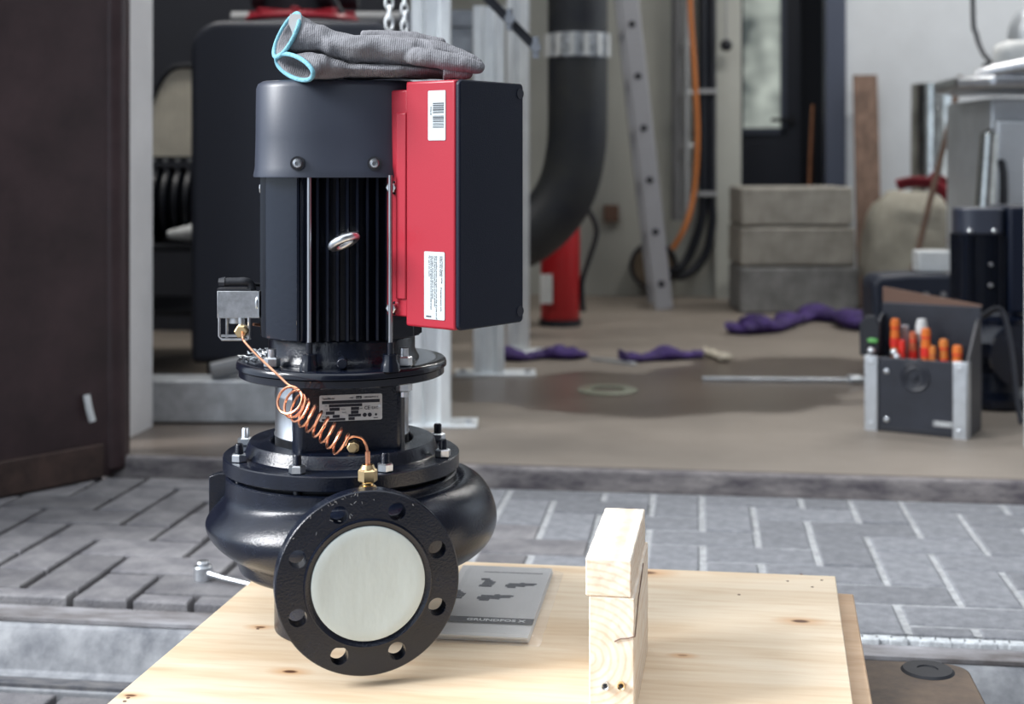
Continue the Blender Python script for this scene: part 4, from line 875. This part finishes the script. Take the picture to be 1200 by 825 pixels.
# --- motor bell and flange
g = nb(); lathe(g, [(.05, .525), (.0865, .525), (.088, .521), (.088, .507), (.0905, .502), (.093, .497), (.093, .490)], 64, Matrix.Translation((0, 0, -ZB))); obj('motor_bell', g, 'cast', pump)
g = nb(); lathe(g, [(.04, .4872), (.1262, .4872), (.1262, .4905), (.1252, .4935), (.1238, .4950), (.112, .4956), (.04, .4956)], 128, Matrix.Translation((0, 0, -ZB))); mf = obj('motor_flange', g, 'gloss', pump, sharp=50)
g = nb(); lathe(g, [(.04, .4765), (.121, .4765), (.1232, .4778), (.1232, .4855), (.1215, .4869), (.04, .4869)], 128, Matrix.Translation((0, 0, -ZB))); obj('lantern_flange', g, 'gloss', pump, sharp=50)
nP = dv2(7)[0]
g = nb(); cyl(g, Vector((nP.x*.085, nP.y*.085, zz(.5035))), Vector((nP.x*.106, nP.y*.106, zz(.5030))), .0062, 20); obj('drain_plug', g, 'cast', mf, bevel=.0012)
for dg_ in (-42, 49, 139, 229):
    n_, t_ = dv2(dg_); c = n_*.1065
    g = nb(); hexnut(g, (c.x, c.y, zz(.4957)), .0165, .0115, rot=.3+dg_); cyl(g, (c.x, c.y, zz(.506)), (c.x, c.y, zz(.5165)), .0052, 20); nn = obj('flange_bolt', g, 'zinc', mf)
    if dg_ == -42: continue
    g = nb(); hexnut(g, (c.x, c.y, zz(.4763)), .0165, -.010, rot=.3+dg_); cyl(g, (c.x, c.y, zz(.460)), (c.x, c.y, zz(.476)), .0048, 16); obj('bolt_head', g, 'zinc', nn)
# swarf / scuffed dirt at left back of flange
g = nb(); rnd = random.Random(4)
for k in range(46):
    a = math.radians(rnd.uniform(-125, -72)); r = rnd.uniform(.095, .121); c = Vector((math.sin(a)*r, -math.cos(a)*r, zz(.4965)))
    tube(g, [c, c+Vector((rnd.uniform(-.006, .006), rnd.uniform(-.006, .006), rnd.uniform(0, .004))), c+Vector((rnd.uniform(-.009, .009), rnd.uniform(-.009, .009), rnd.uniform(0, .003)))], .0007, 5)
obj('metal_swarf', g, 'zinc', mf)['kind'] = 'stuff'
# --- lantern
FM = frame(PF-1)
g = nb()
prism(g, [(-.064, -.070), (-.058, -.0835), (.058, -.0835), (.066, -.070), (.066, -.030), (-.064, -.030)], zz(.392), zz(.4768), FM)
prism(g, [(-.064, .070), (-.058, .0835), (.058, .0835), (.066, .070), (.066, .030), (-.064, .030)], zz(.392), zz(.4768), FM)
lan = obj('lantern', g, 'cast', pump, bevel=.004, seg=3)
g = nb(); lathe(g, [(.077, .390), (.0800, .390), (.0800, .4052), (.0810, .406), (.0810, .4075), (.0800, .4083), (.0800, .452), (.0808, .453), (.0808, .456), (.0800, .457), (.0800, .4768), (.077, .4768)], 64, Matrix.Translation((0, 0, -ZB))); obj('coupling_guard', g, 'steel', pump, sharp=60)
g = nb(); b2 = FM @ Vector((.0, -.0780, 0)); cyl(g, lp(413.5, 524, 1.612)+Vector((0, .012, 0)), lp(413.5, 524, 1.612)+Vector((.0015, -.004, 0)), .0068, 6); lathe(g, [(0, .001), (.006, .001), (.0068, 0)], 6, Matrix.Translation(lp(413.5, 524, 1.612)+Vector((0, -.004, 0))) @ Matrix.Rotation(PI/2, 4, 'X')); obj('vent_plug', g, 'brass', pump, bevel=.0006)
# nameplate
npc = FM @ Vector((.0, -.0838, 0)); cN, tN = dv2(PF-1)
def onface(x, y):                                   # picture point on the lantern's front face
    k = (x-600)/FPX; d0 = .0838
    s_ = (k*(ZA+(-d0*math.cos(math.radians(PF-1))))-(XA+d0*math.sin(math.radians(PF-1))))/(math.cos(math.radians(PF-1))-k*math.sin(math.radians(PF-1)))
    pt = cN*d0+tN*s_; return s_, zz(zat(y, ZA+pt.y))
s0, z0 = onface(374.2, 479.5); s1, z1 = onface(447.8, 475.5); sc_, zc_ = (s0+s1)/2, (z0+z1)/2; wN = s1-s0; hN = .030
NM = FM @ Matrix.Translation((sc_, -.0838, zc_)) @ Matrix.Rotation(PI/2, 4, 'X')     # x right, y up, z out
g = nb(); pl = rr(wN/2, hN/2, .002); prism(g, pl, 0, .0006, NM); plate = obj('nameplate', g, 'plate', pump)
def bars(L_, zoff=.0007, th=.0002):
    b = nb()
    for u0, u1, v0, v1 in L_: box(b, ((u0+u1)/2*wN, (v0+v1)/2*hN, zoff), ((u1-u0)*wN, (v1-v0)*hN, th))
    bmesh.ops.transform(b, matrix=NM, verts=b.verts[:]); return b
obj('print_bars', bars([(-.46, .46, .17, .29), (-.35, .18, .04, .15), (-.34, -.18, -.10, .02), (.0, .13, -.10, .02), (-.40, -.26, -.24, -.12), (.0, .12, -.24, -.12), (-.29, -.18, -.37, -.26), (-.04, .16, -.35, -.25), (-.46, -.09, -.48, -.39), (-.04, .06, -.48, -.37), (.08, .17, .33, .44), (.36, .43, -.44, -.41)]), 'ink', plate)
def ntx(s, u, v, size, m='ink', al='LEFT', bold=0): text('lettering', s, size, m, plate, NM @ Matrix.Translation((u*wN, v*hN, .0009)), al, bold)
ntx('Type/Model', -.46, .34, .0030, bold=.00005); ntx('MEI', -.02, .34, .0028); ntx('GRUNDFOS X', .21, .35, .0026, bold=.00005)
ntx('CE', .21, -.09, .0056, bold=.00005); ntx('EAC', .33, -.09, .0042); ntx('Hz', -.40, -.07, .0022); ntx('n/min', -.16, -.07, .0022); ntx('kW', .14, -.07, .0022); ntx('P/T', -.46, -.20, .0022); ntx('bar/C', -.14, -.20, .0022)
ntx('No.', -.41, .08, .0022); ntx('DK-8850', -.46, -.33, .0020)
ntx('0.40', .09, .345, .0026, 'plate')
g = nb()
for u in (.22, .30, .40): cyl(g, NM @ Vector((u*wN, -.30*hN, .0006)), NM @ Vector((u*wN, -.30*hN, .0009)), .0024 if u < .35 else .0014, 20)
obj('mark', g, 'ink', plate)
g = nb()
for u, v in ((-.455, -.04), (.455, .02)): cyl(g, NM @ Vector((u*wN, v*hN, .0)), NM @ Vector((u*wN, v*hN, .0012)), .0016, 14)
obj('rivet', g, 'zinc', plate)
# --- cover plate
g = nb(); lathe(g, [(.02, .3655), (.1405, .3655), (.1415, .3665), (.1415, .3815), (.1402, .3828), (.119, .3832), (.1165, .3845), (.1145, .3880), (.1120, .3960), (.1100, .3986), (.0865, .3988), (.0850, .3975), (.0845, .3910), (.02, .3910)], 128, Matrix.Translation((0, 0, -ZB))); cp = obj('cover_plate', g, 'cast', pump, sharp=28)
for k in range(8):
    n_, t_ = dv2(-16+45*k); c = n_*.1285
    g = nb(); hexnut(g, (c.x, c.y, zz(.3829)), .0165, .0095, rot=k*.7); st = obj('nut', g, 'zinc', cp)
    g = nb(); lathe(g, [(0, .335), (.0048, .335), (.0048, .4025), (.0038, .4040), (0, .4040)], 18, Matrix.Translation((c.x, c.y, -ZB))); obj('stud', g, 'cast' if k not in (6,) else 'zinc', st)
# --- volute casing
g = nb(); NP, prevr, firstr = 120, None, None
PL = [(.1384, .348), (.1388, .338), (.1415, .3305), (.1475, .3235), (.1540, .3165), (.1590, .3100), (.1618, .3035), (.1605, .2960), (.1560, .2880), (.1490, .2800), (.1400, .2730), (.1300, .2670), (.1262, .2630)]
PR = [(.1384, .351), (.1405, .3495), (.1480, .3530), (.1590, .3520), (.1700, .3450), (.1790, .3330), (.1850, .3180), (.1872, .3030), (.1845, .2890), (.1765, .2760), (.1640, .2660), (.1450, .2580), (.1280, .2540)]
def section(deg):
    w = .5+.5*math.sin(math.radians(deg)); w = w*w*(3-2*w)
    mid = spline([Vector((a[0]*(1-w)+b[0]*w, 0, a[1]*(1-w)+b[1]*w)) for a, b in zip(PL, PR)], 3)
    sec = [(.10, .3600), (.1365, .3600), (.1384, .3582)]+[(v.x, v.z) for v in mid]
    return sec+[(.1235, .2515), (.1225, .2485), (.118, .2450), (.090, .2390), (.084, .2372), (.03, .2372)]
for i in range(NP):
    dg_ = 360*i/NP; sec = section(dg_); n_, _ = dv2(dg_)
    ring = [g.verts.new((n_.x*r_, n_.y*r_, z_-ZB)) for r_, z_ in sec]
    if prevr:
        for k in range(len(sec)-1): g.faces.new((prevr[k], prevr[k+1], ring[k+1], ring[k]))
    else: firstr = ring
    prevr = ring
for k in range(len(firstr)-1): g.faces.new((prevr[k], prevr[k+1], firstr[k+1], firstr[k]))
g.faces.new([r_ for r_ in [firstr[0]]]*0 or [g.verts.new((0, 0, zz(.2375))), g.verts.new((.001, 0, zz(.2375))), g.verts.new((0, .001, zz(.2375)))])
vol = obj('volute_casing', g, 'cast', pump, sharp=40)
g = nb(); cyl(g, (0, 0, zz(.3595)), (0, 0, zz(.3657)), .126, 64); obj('gasket', g, 'rubber', vol)
# port necks and flanges
nF, tF = dv2(PF); zF = zz(.2835); FD = .2097
for sgn, nm in ((1, 'discharge_flange'), (-1, 'suction_flange')):
    n_ = nF*sgn; A0 = n_*.085+Vector((0, 0, zF+.006)); A1 = n_*(FD-.018)+Vector((0, 0, zF))
    g = nb(); R4 = n_.to_track_quat('Z', 'Y').to_matrix().to_4x4()
    lathe(g, [(.066, .06), (.060, .12), (.056, .155), (.058, .178), (.066, .192)], 48, Matrix.Translation((0, 0, zF)) @ R4); obj('port_neck', g, 'cast', pump)
    g = nb(); lathe(g, [(.0, FD-.021), (.097, FD-.021), (.0988, FD-.019), (.0988, FD-.0012), (.0976, FD), (.0690, FD), (.0684, FD+.0022), (.0670, FD+.0026), (.0645, FD+.0012), (.0625, FD+.0002), (0, FD)], 96, Matrix.Translation((0, 0, zF)) @ R4)
    fo = obj(nm, g, 'cast', pump)
    cu_ = []
    if sgn == 1 or True:
        for k in range(8):
            a = math.radians(22.5+45*k); T_ = n_.cross(Vector((0, 0, 1))).normalized()
            c = T_*math.cos(a)*.0808+Vector((0, 0, math.sin(a)*.0808+zF)); b = nb(); cyl(b, c+n_*(FD-.04), c+n_*(FD+.02), .0096, 28); cu_.append(b)
        cut(fo, cu_)
g = nb(); rnd = random.Random(11); T_ = nF.cross(Vector((0, 0, 1))).normalized()*-1
for k in range(26):
    a = math.radians(rnd.choice([rnd.uniform(96, 128), rnd.uniform(96, 128), rnd.uniform(20, 150)])); r_ = rnd.choice([.0955, .094, .0965, rnd.uniform(.072, .094)])
    c = T_*math.cos(a)*r_+Vector((0, 0, math.sin(a)*r_+zF))+nF*(FD+.0001); q = Matrix.Translation(c) @ nF.to_track_quat('Z', 'Y').to_matrix().to_4x4() @ Matrix.Rotation(rnd.uniform(0, 3), 4, 'Z')
    vs = box(g, (0, 0, 0), (rnd.uniform(.001, .004), rnd.uniform(.0003, .0007), .0002)); bmesh.ops.transform(g, matrix=q, verts=vs)
obj('paint_chips', g, 'grey', pump)['kind'] = 'stuff'
g = nb(); R4 = nF.to_track_quat('Z', 'Y').to_matrix().to_4x4()
lathe(g, [(0, FD+.0010), (.0250, FD+.0012), (.0500, FD+.0018), (.0592, FD+.0026), (.0608, FD+.0020), (.0612, FD+.0002), (0, FD+.0001)], 72, Matrix.Translation((0, 0, zF)) @ R4); pc = obj('port_cover', g, 'disc', pump); pc['label'] = 'round pale plastic cover closing the port'
# foot
g = nb(); cyl(g, (0, 0, .0005), (0, 0, zz(.240)), .0810, 64, .0810); obj('foot', g, 'cast', pump, bevel=.002)
# lug at left of casing
g = nb(); a, b_ = lp(245.5, 556, 1.735), lp(272, 606, 1.735)
prism(g, [(a.x, b_.z+.004), (a.x, a.z-.002), (a.x+.012, a.z+.002), (b_.x+.02, a.z+.002), (b_.x+.02, b_.z-.03), (a.x+.012, b_.z-.012)], a.y-.004, a.y+.012, Matrix(((1, 0, 0, 0), (0, 0, 1, 0), (0, 1, 0, 0), (0, 0, 0, 1)))); obj('casing_lug', g, 'cast', vol, bevel=.001)
# --- drive box
bb = Vector((.62, .785, 0)).normalized(); nbv = Vector((bb.y, -bb.x, 0))
DM = Matrix(((nbv.x, bb.x, 0, 0), (nbv.y, bb.y, 0, 0), (0, 0, 1, 0), (0, 0, 0, 1)))      # x = outward, y = along, z up
zt0, zb0 = zz(.8233), zz(.5462); y0_, y1_ = -.0305, .084
g = nb(); prism(g, [(.132, y0_), (.206, y0_), (.206, y1_), (.132, y1_)], zb0, zt0, DM); dh = obj('drive_housing', g, 'red', pump, bevel=.0028, seg=3); dh['label'] = 'glossy red side of the drive box'
g = nb(); prism(g, [(.098, y0_+.003), (.134, y0_+.001), (.134, y1_-.004), (.098, y1_-.004)], zb0+.010, zt0-.009, DM); obj('mounting_rim', g, 'red', dh, bevel=.002)
g = nb(); prism(g, [(.118, y0_-.0015), (.1335, y0_-.0015), (.1335, y0_+.006), (.118, y0_+.006)], zb0+.03, zt0-.035, DM); obj('clip_strip', g, 'red', dh, bevel=.0015)
g = nb(); pl = rr((y1_-y0_)/2, (zt0-zb0)/2, .006)
prism(g, [(x+(y0_+y1_)/2, z+(zt0+zb0)/2) for x, z in pl], .2062, .2125, DM @ Matrix(((0, 0, 1, 0), (1, 0, 0, 0), (0, 1, 0, 0), (0, 0, 0, 1)))); bc = obj('drive_cover', g, 'drive', dh, bevel=.002, seg=3); bc['label'] = 'flat black front of the drive box'
for z_ in (zt0-.012, zb0+.013):
    g = nb(); c = DM @ Vector((.2100, y1_-.0065, z_)); cyl(g, c, c+nbv*.0032, .0062, 20); obj('screw_well', g, 'ink', bc)
def redface(x): k = (x-600)/FPX; q = bb*y0_; return (k*(ZA+q.y)-(XA+q.x))/(nbv.x-k*nbv.y)
def sticker(x0, x1, yt, yb, lab):
    u0, u1 = redface(x0), redface(x1); um = (u0+u1)/2; Zs = ZA+(nbv*um+bb*y0_).y; z1_, z0_ = zz(zat(yt, Zs)), zz(zat(yb, Zs)); w, h = (u1-u0), (z1_-z0_)
    SM = DM @ Matrix.Translation((um, y0_-.0003, (z0_+z1_)/2)) @ Matrix.Rotation(PI/2, 4, 'X')
    b = nb(); prism(b, rr(w/2, h/2, .0016), 0, .0004, SM); o = obj('sticker', b, 'label', dh); o['label'] = lab; return o, SM, w, h
st, SM, w, h = sticker(502, 522.5, 106, 164.5, 'pale barcode sticker high on the red side')
b = nb(); rnd = random.Random(5); y = h*.24
while y > -h*.26:
    th = rnd.choice([.0005, .0008, .0012]); box(b, (w*.10, y, .0005), (w*.62, th, .0002)); y -= th+rnd.choice([.0006, .0009])
    if abs(y-.0) < .0016: y -= .002
bmesh.ops.transform(b, matrix=SM, verts=b.verts[:]); obj('barcode', b, 'ink', st)
text('lettering', '99436125', .0024, 'ink', st, SM @ Matrix.Translation((-w*.36, h*.18, .0005)) @ Matrix.Rotation(-PI/2, 4, 'Z'))
st, SM, w, h = sticker(497.5, 521.5, 295, 374.5, 'long pale text sticker low on the red side')
for k, (s, off, ln) in enumerate((('CAUTION: Supply wires', .34, 0), ('Follow the manual', .27, 0), ('Only qualified persons may open this cover after all poles are off', .08, 0), ('Wait at least five minutes before work on terminals', .0, 0), ('Use copper conductors rated for the stated', -.10, 0), ('temperature and tighten all screws to the listed torque', -.18, 0), ('For use in dry rooms', -.27, 0))):
    text('lettering', s, .0027 if k > 1 else .0030, 'ink', st, SM @ Matrix.Translation((off*w, h*.44, .0005)) @ Matrix.Rotation(-PI/2, 4, 'Z'))
text('lettering', 'Protected supply only', .0030, 'ink', st, SM @ Matrix.Translation((.30*w, -h*.02, .0005)) @ Matrix.Rotation(-PI/2, 4, 'Z'))
text('lettering', '9876543', .0022, 'ink', st, SM @ Matrix.Translation((-.40*w, -h*.47, .0005)), bold=.0001)
# --- sensor bracket
Zs = 1.665
g = nb(); a, b_ = lp(254.5, 341, Zs), lp(305, 373, Zs); box(g, ((a.x+b_.x)/2, Zs-ZA, (a.z+b_.z)/2), (b_.x-a.x, .0016, a.z-b_.z)); box(g, (a.x+.001, Zs-ZA+.014, (a.z+b_.z)/2), (.0016, .030, a.z-b_.z)); box(g, (b_.x-.001, Zs-ZA+.010, (a.z+b_.z)/2), (.0016, .022, a.z-b_.z)); sb = obj('sensor_bracket', g, 'bracket', pump, bevel=.0007)
g = nb(); tube(g, [lp(257, 372, Zs), lp(257, 394, Zs), lp(260, 398, Zs), lp(289, 398, Zs), lp(294, 396, Zs)], .0016, 8); box(g, lp(276, 393.5, Zs), (.034, .0012, .003)); tube(g, [lp(266, 372, Zs+.004), lp(266, 396, Zs+.004)], .0018, 8); tube(g, [lp(292, 372, Zs), lp(292, 397, Zs)], .0022, 8); obj('lower_bracket', g, 'bracket', sb)
g = nb(); bmesh.ops.create_uvsphere(g, u_segments=16, v_segments=10, radius=.004, matrix=Matrix.Translation(lp(301, 355, Zs-.004)) @ Matrix.Diagonal((.6, .7, 1.8, 1))); box(g, lp(303.5, 356, Zs-.002), (.0015, .008, .03)); obj('catch', g, 'zinc', sb)
g = nb(); cyl(g, lp(278, 378, Zs+.012), lp(278, 338, Zs+.012), .012, 20); obj('sensor_body', g, 'bracket', sb)
g = nb(); cyl(g, lp(283, 372, Zs+.002), lp(284, 388, Zs+.002), .0045, 16); cyl(g, lp(284, 387, Zs+.012), lp(284, 387, Zs-.004), .005, 16); obj('pressure_port', g, 'zinc', sb)
g = nb(); hexnut(g, lp(284, 387, Zs-.004), .0145, .009, (0, -1, -.1)); obj('brass_nut', g, 'brass', sb)
g = nb(); cyl(g, lp(264, 330.5, Zs+.005), lp(256.5, 330.5, Zs+.005), .0062, 8, .0045); cyl(g, lp(264, 330.5, Zs+.005), lp(269, 330.5, Zs+.005), .0050, 16); tube(g, [lp(269, 330, Zs+.005), lp(283, 330, Zs+.005)], .0048, 14); tube(g, spline([lp(280, 330, Zs+.005), lp(287, 330, Zs+.005), lp(293, 332.5, Zs+.007), lp(296, 341, Zs+.008)], 5), .0050, 14); box(g, lp(276, 339.5, Zs+.01), (.04, .02, .004)); obj('elbow_connector', g, 'rubber', sb)
g = nb(); tube(g, spline([lp(294, 333, Zs+.01), lp(304, 334, Zs+.02), lp(318, 333, Zs+.05)], 5), .0022, 8); obj('cable', g, 'rubber', sb)
g = nb(); tube(g, [lp(297, 380, Zs+.012), lp(312, 382, Zs+.03)], .0018, 8); obj('capillary_stub', g, 'copper', sb)
# --- copper capillary with coil
pts = [lp(284, 389, Zs-.012), lp(284.5, 396, Zs-.022), lp(288, 402, 1.638), lp(305, 420, 1.605), lp(337, 450, 1.545)]
path = spline(pts, 5)
ax0, ax1 = lp(336.5, 467, 1.540), lp(401, 521, 1.532); axv = (ax1-ax0); L_ = axv.length; e1 = axv.normalized(); e2 = Vector((0, -1, 0)).cross(e1).normalized(); e3 = e1.cross(e2)
e1t = (e1+Vector((0, .55, 0))).normalized()
N_, T_ = 9, 22
a0 = math.atan2(.2, 1)
for i in range(N_*T_+6):
    s_ = i/(N_*T_); a = PI*.30+2*PI*i/T_; r = (.0150 if s_ < .30 else .0150-.0018*min(1, (s_-.3)*3))
    prog = (s_**1.0)
    if s_ < .3: prog = s_*.55/.3*.42
    else: prog = .231+(s_-.3)/.7*.769
    # loops are tipped so that they read as leaning ovals
    u = Vector((math.cos(math.radians(62)), 0, math.sin(math.radians(62)))); w_ = Vector((math.sin(math.radians(62))*.22, -.95, -math.cos(math.radians(62))*.22))
    if s_ < .45: w_ = w_.lerp(Vector((.86, -.40, -.20)), (1-s_/.45))
    path.append(ax0+axv*prog+u*r*math.sin(a)+w_*r*math.cos(a))
lastp = path[-1]
path += spline([lp(404, 523, 1.53), lp(408, 514, 1.53), lp(417, 511.5, 1.533), lp(426, 516, 1.538), lp(430.5, 528, 1.54), lp(431, 546, 1.54)], 6)
g = nb(); tube(g, path, .00150, 8); cap_ = obj('copper_coil', g, 'copper', pump)
g = nb(); tube(g, [lp(430.8, 529, 1.54), lp(431, 547, 1.54)], .0029, 12); obj('sleeve', g, 'copper', cap_)
g = nb(); q = lp(431, 565, 1.54); hexnut(g, q, .0185, .0150, rot=.25); lathe(g, [(0, .015), (.0085, .015), (.0065, .0195), (.003, .0195)], 24, Matrix.Translation(q)); bn = obj('brass_fitting', g, 'brass', pump)
g = nb(); q = lp(431, 577, 1.54); lathe(g, [(0, -.010), (.006, -.010), (.006, .001), (.0085, .002), (.0085, .0075), (.0065, .0085), (.0065, .012), (0, .012)], 24, Matrix.Translation(q)); hexnut(g, q+Vector((0, 0, .0015)), .0160, .0065); obj('fitting_base', g, 'brass', bn)

# ================================================================== gloves on the fan cover
def glove(label, stations, fingers, cuffc, thick_in, seed, noise_amp, hem):
    f = Fr((440-600)/FPX*1.66, 1.66, .8277); t = thing('work_glove', label, 'glove', f.loc, group='grey work gloves on the motor')
    g = nb(); n = 36; rings = []
    sts = []
    K = len(stations); stations = [tuple(q)+(0,)*(8-len(q)) for q in stations]
    for a, b_ in zip(stations, stations[1:]):
        for s_ in range(4): u = s_/4; u2 = u*u*(3-2*u); sts.append([a[i]*(1-u2)+b_[i]*u2 if i not in (0, 6) else a[i]*(1-u)+b_[i]*u for i in range(len(a))])
    sts.append(list(stations[-1]))
    for (x, yt, yb, Zc_, hd2, sk, ang, zt_) in sts:
        c = f.p(x, (yt+yb)/2, Zc_); hz = (yb-yt)/2*Zc_/FPX; ring = []
        for k in range(n):
            a = 2*PI*k/n; ca, sa = math.cos(a), math.sin(a)
            p = c+Vector((math.sin(ang)*sa*hz+sk*ca*hd2, ca*hd2, sa*hz+zt_*ca*hd2))
            ring.append(p)
        rings.append(ring)
    vr = []
    for i, ring in enumerate(rings):
        row = []
        for k, p in enumerate(ring):
            fade = min(1, i/6); d_ = noise.noise(Vector((p.x*22, p.y*34, p.z*70+seed)))*noise_amp*fade+noise.noise(Vector((p.x*60, p.y*80, p.z*160+seed)))*noise_amp*.4*fade
            c = sum(ring, Vector())/n; row.append(g.verts.new(p+(p-c).normalized()*d_))
        vr.append(row)
    for a, b_ in zip(vr, vr[1:]):
        for k in range(n): g.faces.new((a[k], a[(k+1) % n], b_[(k+1) % n], b_[k]))
    g.faces.new(vr[-1])
    # inner wall of the open cuff
    inner = []
    for sc2, ix in ((.86, 0), (.80, 2), (.76, 4), (.68, 6), (.30, 7)):
        c0 = sum((v.co for v in vr[ix]), Vector())/n; inner.append([g.verts.new(c0+(v.co-c0)*sc2) for v in vr[ix]])
    pr = vr[0]
    for row in inner:
        for k in range(n): g.faces.new((pr[(k+1) % n], pr[k], row[k], row[(k+1) % n]))
        pr = row
    g.faces.new(pr[::-1])
    body = obj('glove_body', g, 'glove', t, sharp=180)
    for fg in fingers:
        b = nb(); pts = spline([f.p(*q[:3]) for q in fg], 5); rad = []
        m_ = len(fg)
        for i in range(len(pts)):
            u = i/(len(pts)-1)*(m_-1); k0 = min(int(u), m_-2); rad.append(fg[k0][3]*(1-(u-k0))+fg[k0+1][3]*(u-k0))
        vs = tube(b, pts, rad, 14, .72, up=(0, 0, 1)); bmesh.ops.create_uvsphere(b, u_segments=14, v_segments=8, radius=rad[-1]*1.0, matrix=Matrix.Translation(pts[-1]) @ Matrix.Diagonal((1, 1, .72, 1)))
        me = bpy.data.meshes.new('tmp'); bmesh.ops.recalc_face_normals(b, faces=b.faces[:]); b.to_mesh(me); b.free()
        gg = bmesh.new(); gg.from_mesh(body.data); gg.from_mesh(me); gg.to_mesh(body.data); gg.free(); bpy.data.meshes.remove(me)
    md = body.modifiers.new('r', 'REMESH'); md.mode = 'VOXEL'; md.voxel_size = .0013; md.use_smooth_shade = True
    sm = body.modifiers.new('s', 'SMOOTH'); sm.factor = .5; sm.iterations = 6
    tx = bpy.data.textures.new('folds', 'CLOUDS'); tx.noise_scale = .024; dp = body.modifiers.new('d', 'DISPLACE'); dp.texture = tx; dp.strength = .0042; dp.mid_level = .5
    bpy.context.view_layer.update(); bake(body)
    for p in body.data.polygons: p.use_smooth = True
    # hem
    b = nb(); tube(b, spline([v for v in [Vector(x) for x in hem(f)]], 6), .0026, 10, 1.0); obj('cuff_hem', b, 'cyan', t)
    return t, f, body
def ring_pts(st):
    def h(f):
        (x, yt, yb, Zc_, hd2, sk, ang, zt_) = st; c = f.p(x, (yt+yb)/2, Zc_); hz = (yb-yt)/2*Zc_/FPX
        return [c+Vector((math.sin(ang)*math.sin(a)*hz+sk*math.cos(a)*hd2-.001, math.cos(a)*hd2*1.02, math.sin(a)*hz*1.0+zt_*math.cos(a)*hd2)) for a in (2*PI*k/20 for k in range(21))]
    return h
# (x, ytop, ybottom, depth, half depth, skew, lean)
lower = [(346, 64, 93, 1.60, .036, -.72, -.35, .20), (360, 62, 93, 1.605, .036, -.50, -.2, .12), (378, 65, 93, 1.61, .036, -.2, -.1, 0), (394, 70, 92, 1.62, .038, 0, 0), (420, 74, 92.5, 1.63, .042, 0, 0), (460, 76, 92.5, 1.64, .046, 0, 0), (500, 76, 92.5, 1.65, .045, 0, 0), (530, 80, 92, 1.65, .036, 0, 0), (541, 84, 91, 1.65, .022, 0, 0)]
upper = [(337, 16, 67, 1.63, .030, -.50, .45, 0), (351, 20, 64, 1.63, .032, -.3, .3, 0), (372, 29, 62, 1.63, .034, -.1, .1), (395, 38, 70, 1.63, .038, 0, 0), (420, 42, 78, 1.63, .044, 0, 0), (450, 40, 82, 1.64, .048, 0, 0), (480, 43, 83, 1.64, .048, 0, 0), (510, 50, 82, 1.645, .040, 0, 0), (530, 58, 80, 1.645, .026, 0, 0)]
gl1 = glove('lower grey knitted work glove with cyan cuff, flat on the motor cover', lower, [[(520, 85, 1.60, .012), (545, 87, 1.60, .009)]], 0, 0, 2.0, .0022, ring_pts(lower[0]))
gl2 = glove('upper grey knitted work glove with cyan cuff standing open at left', upper,
    [[(470, 66, 1.62, .010), (490, 66, 1.60, .0150), (525, 72, 1.595, .0150), (550, 77, 1.595, .0125), (558, 79, 1.595, .0105)],
     [(460, 58, 1.64, .009), (480, 54, 1.625, .013), (515, 58, 1.62, .0125), (545, 67, 1.615, .0105), (557, 74, 1.612, .0085)],
     [(425, 44, 1.66, .011), (455, 43, 1.655, .0105), (490, 47, 1.65, .0095), (520, 55, 1.65, .008)],
     [(440, 42, 1.69, .010), (480, 44, 1.69, .010), (515, 50, 1.685, .008)]], 0, 0, 7.0, .0032, ring_pts(upper[0]))
b = nb(); f = gl2[1]; prism(b, [(0, 0), (.012, 0), (.0135, -.01), (.010, -.022), (.011, -.028), (.004, -.034), (.002, -.02), (-.002, -.01)], -.0006, .0006, Matrix.Translation(f.p(340, 16.5, 1.604)) @ Matrix(((1, 0, 0, 0), (0, 0, 1, 0), (0, 1, 0, 0), (0, 0, 0, 1))))
obj('care_label', b, 'whitefab', gl2[0])['label'] = 'torn white label in the cuff'
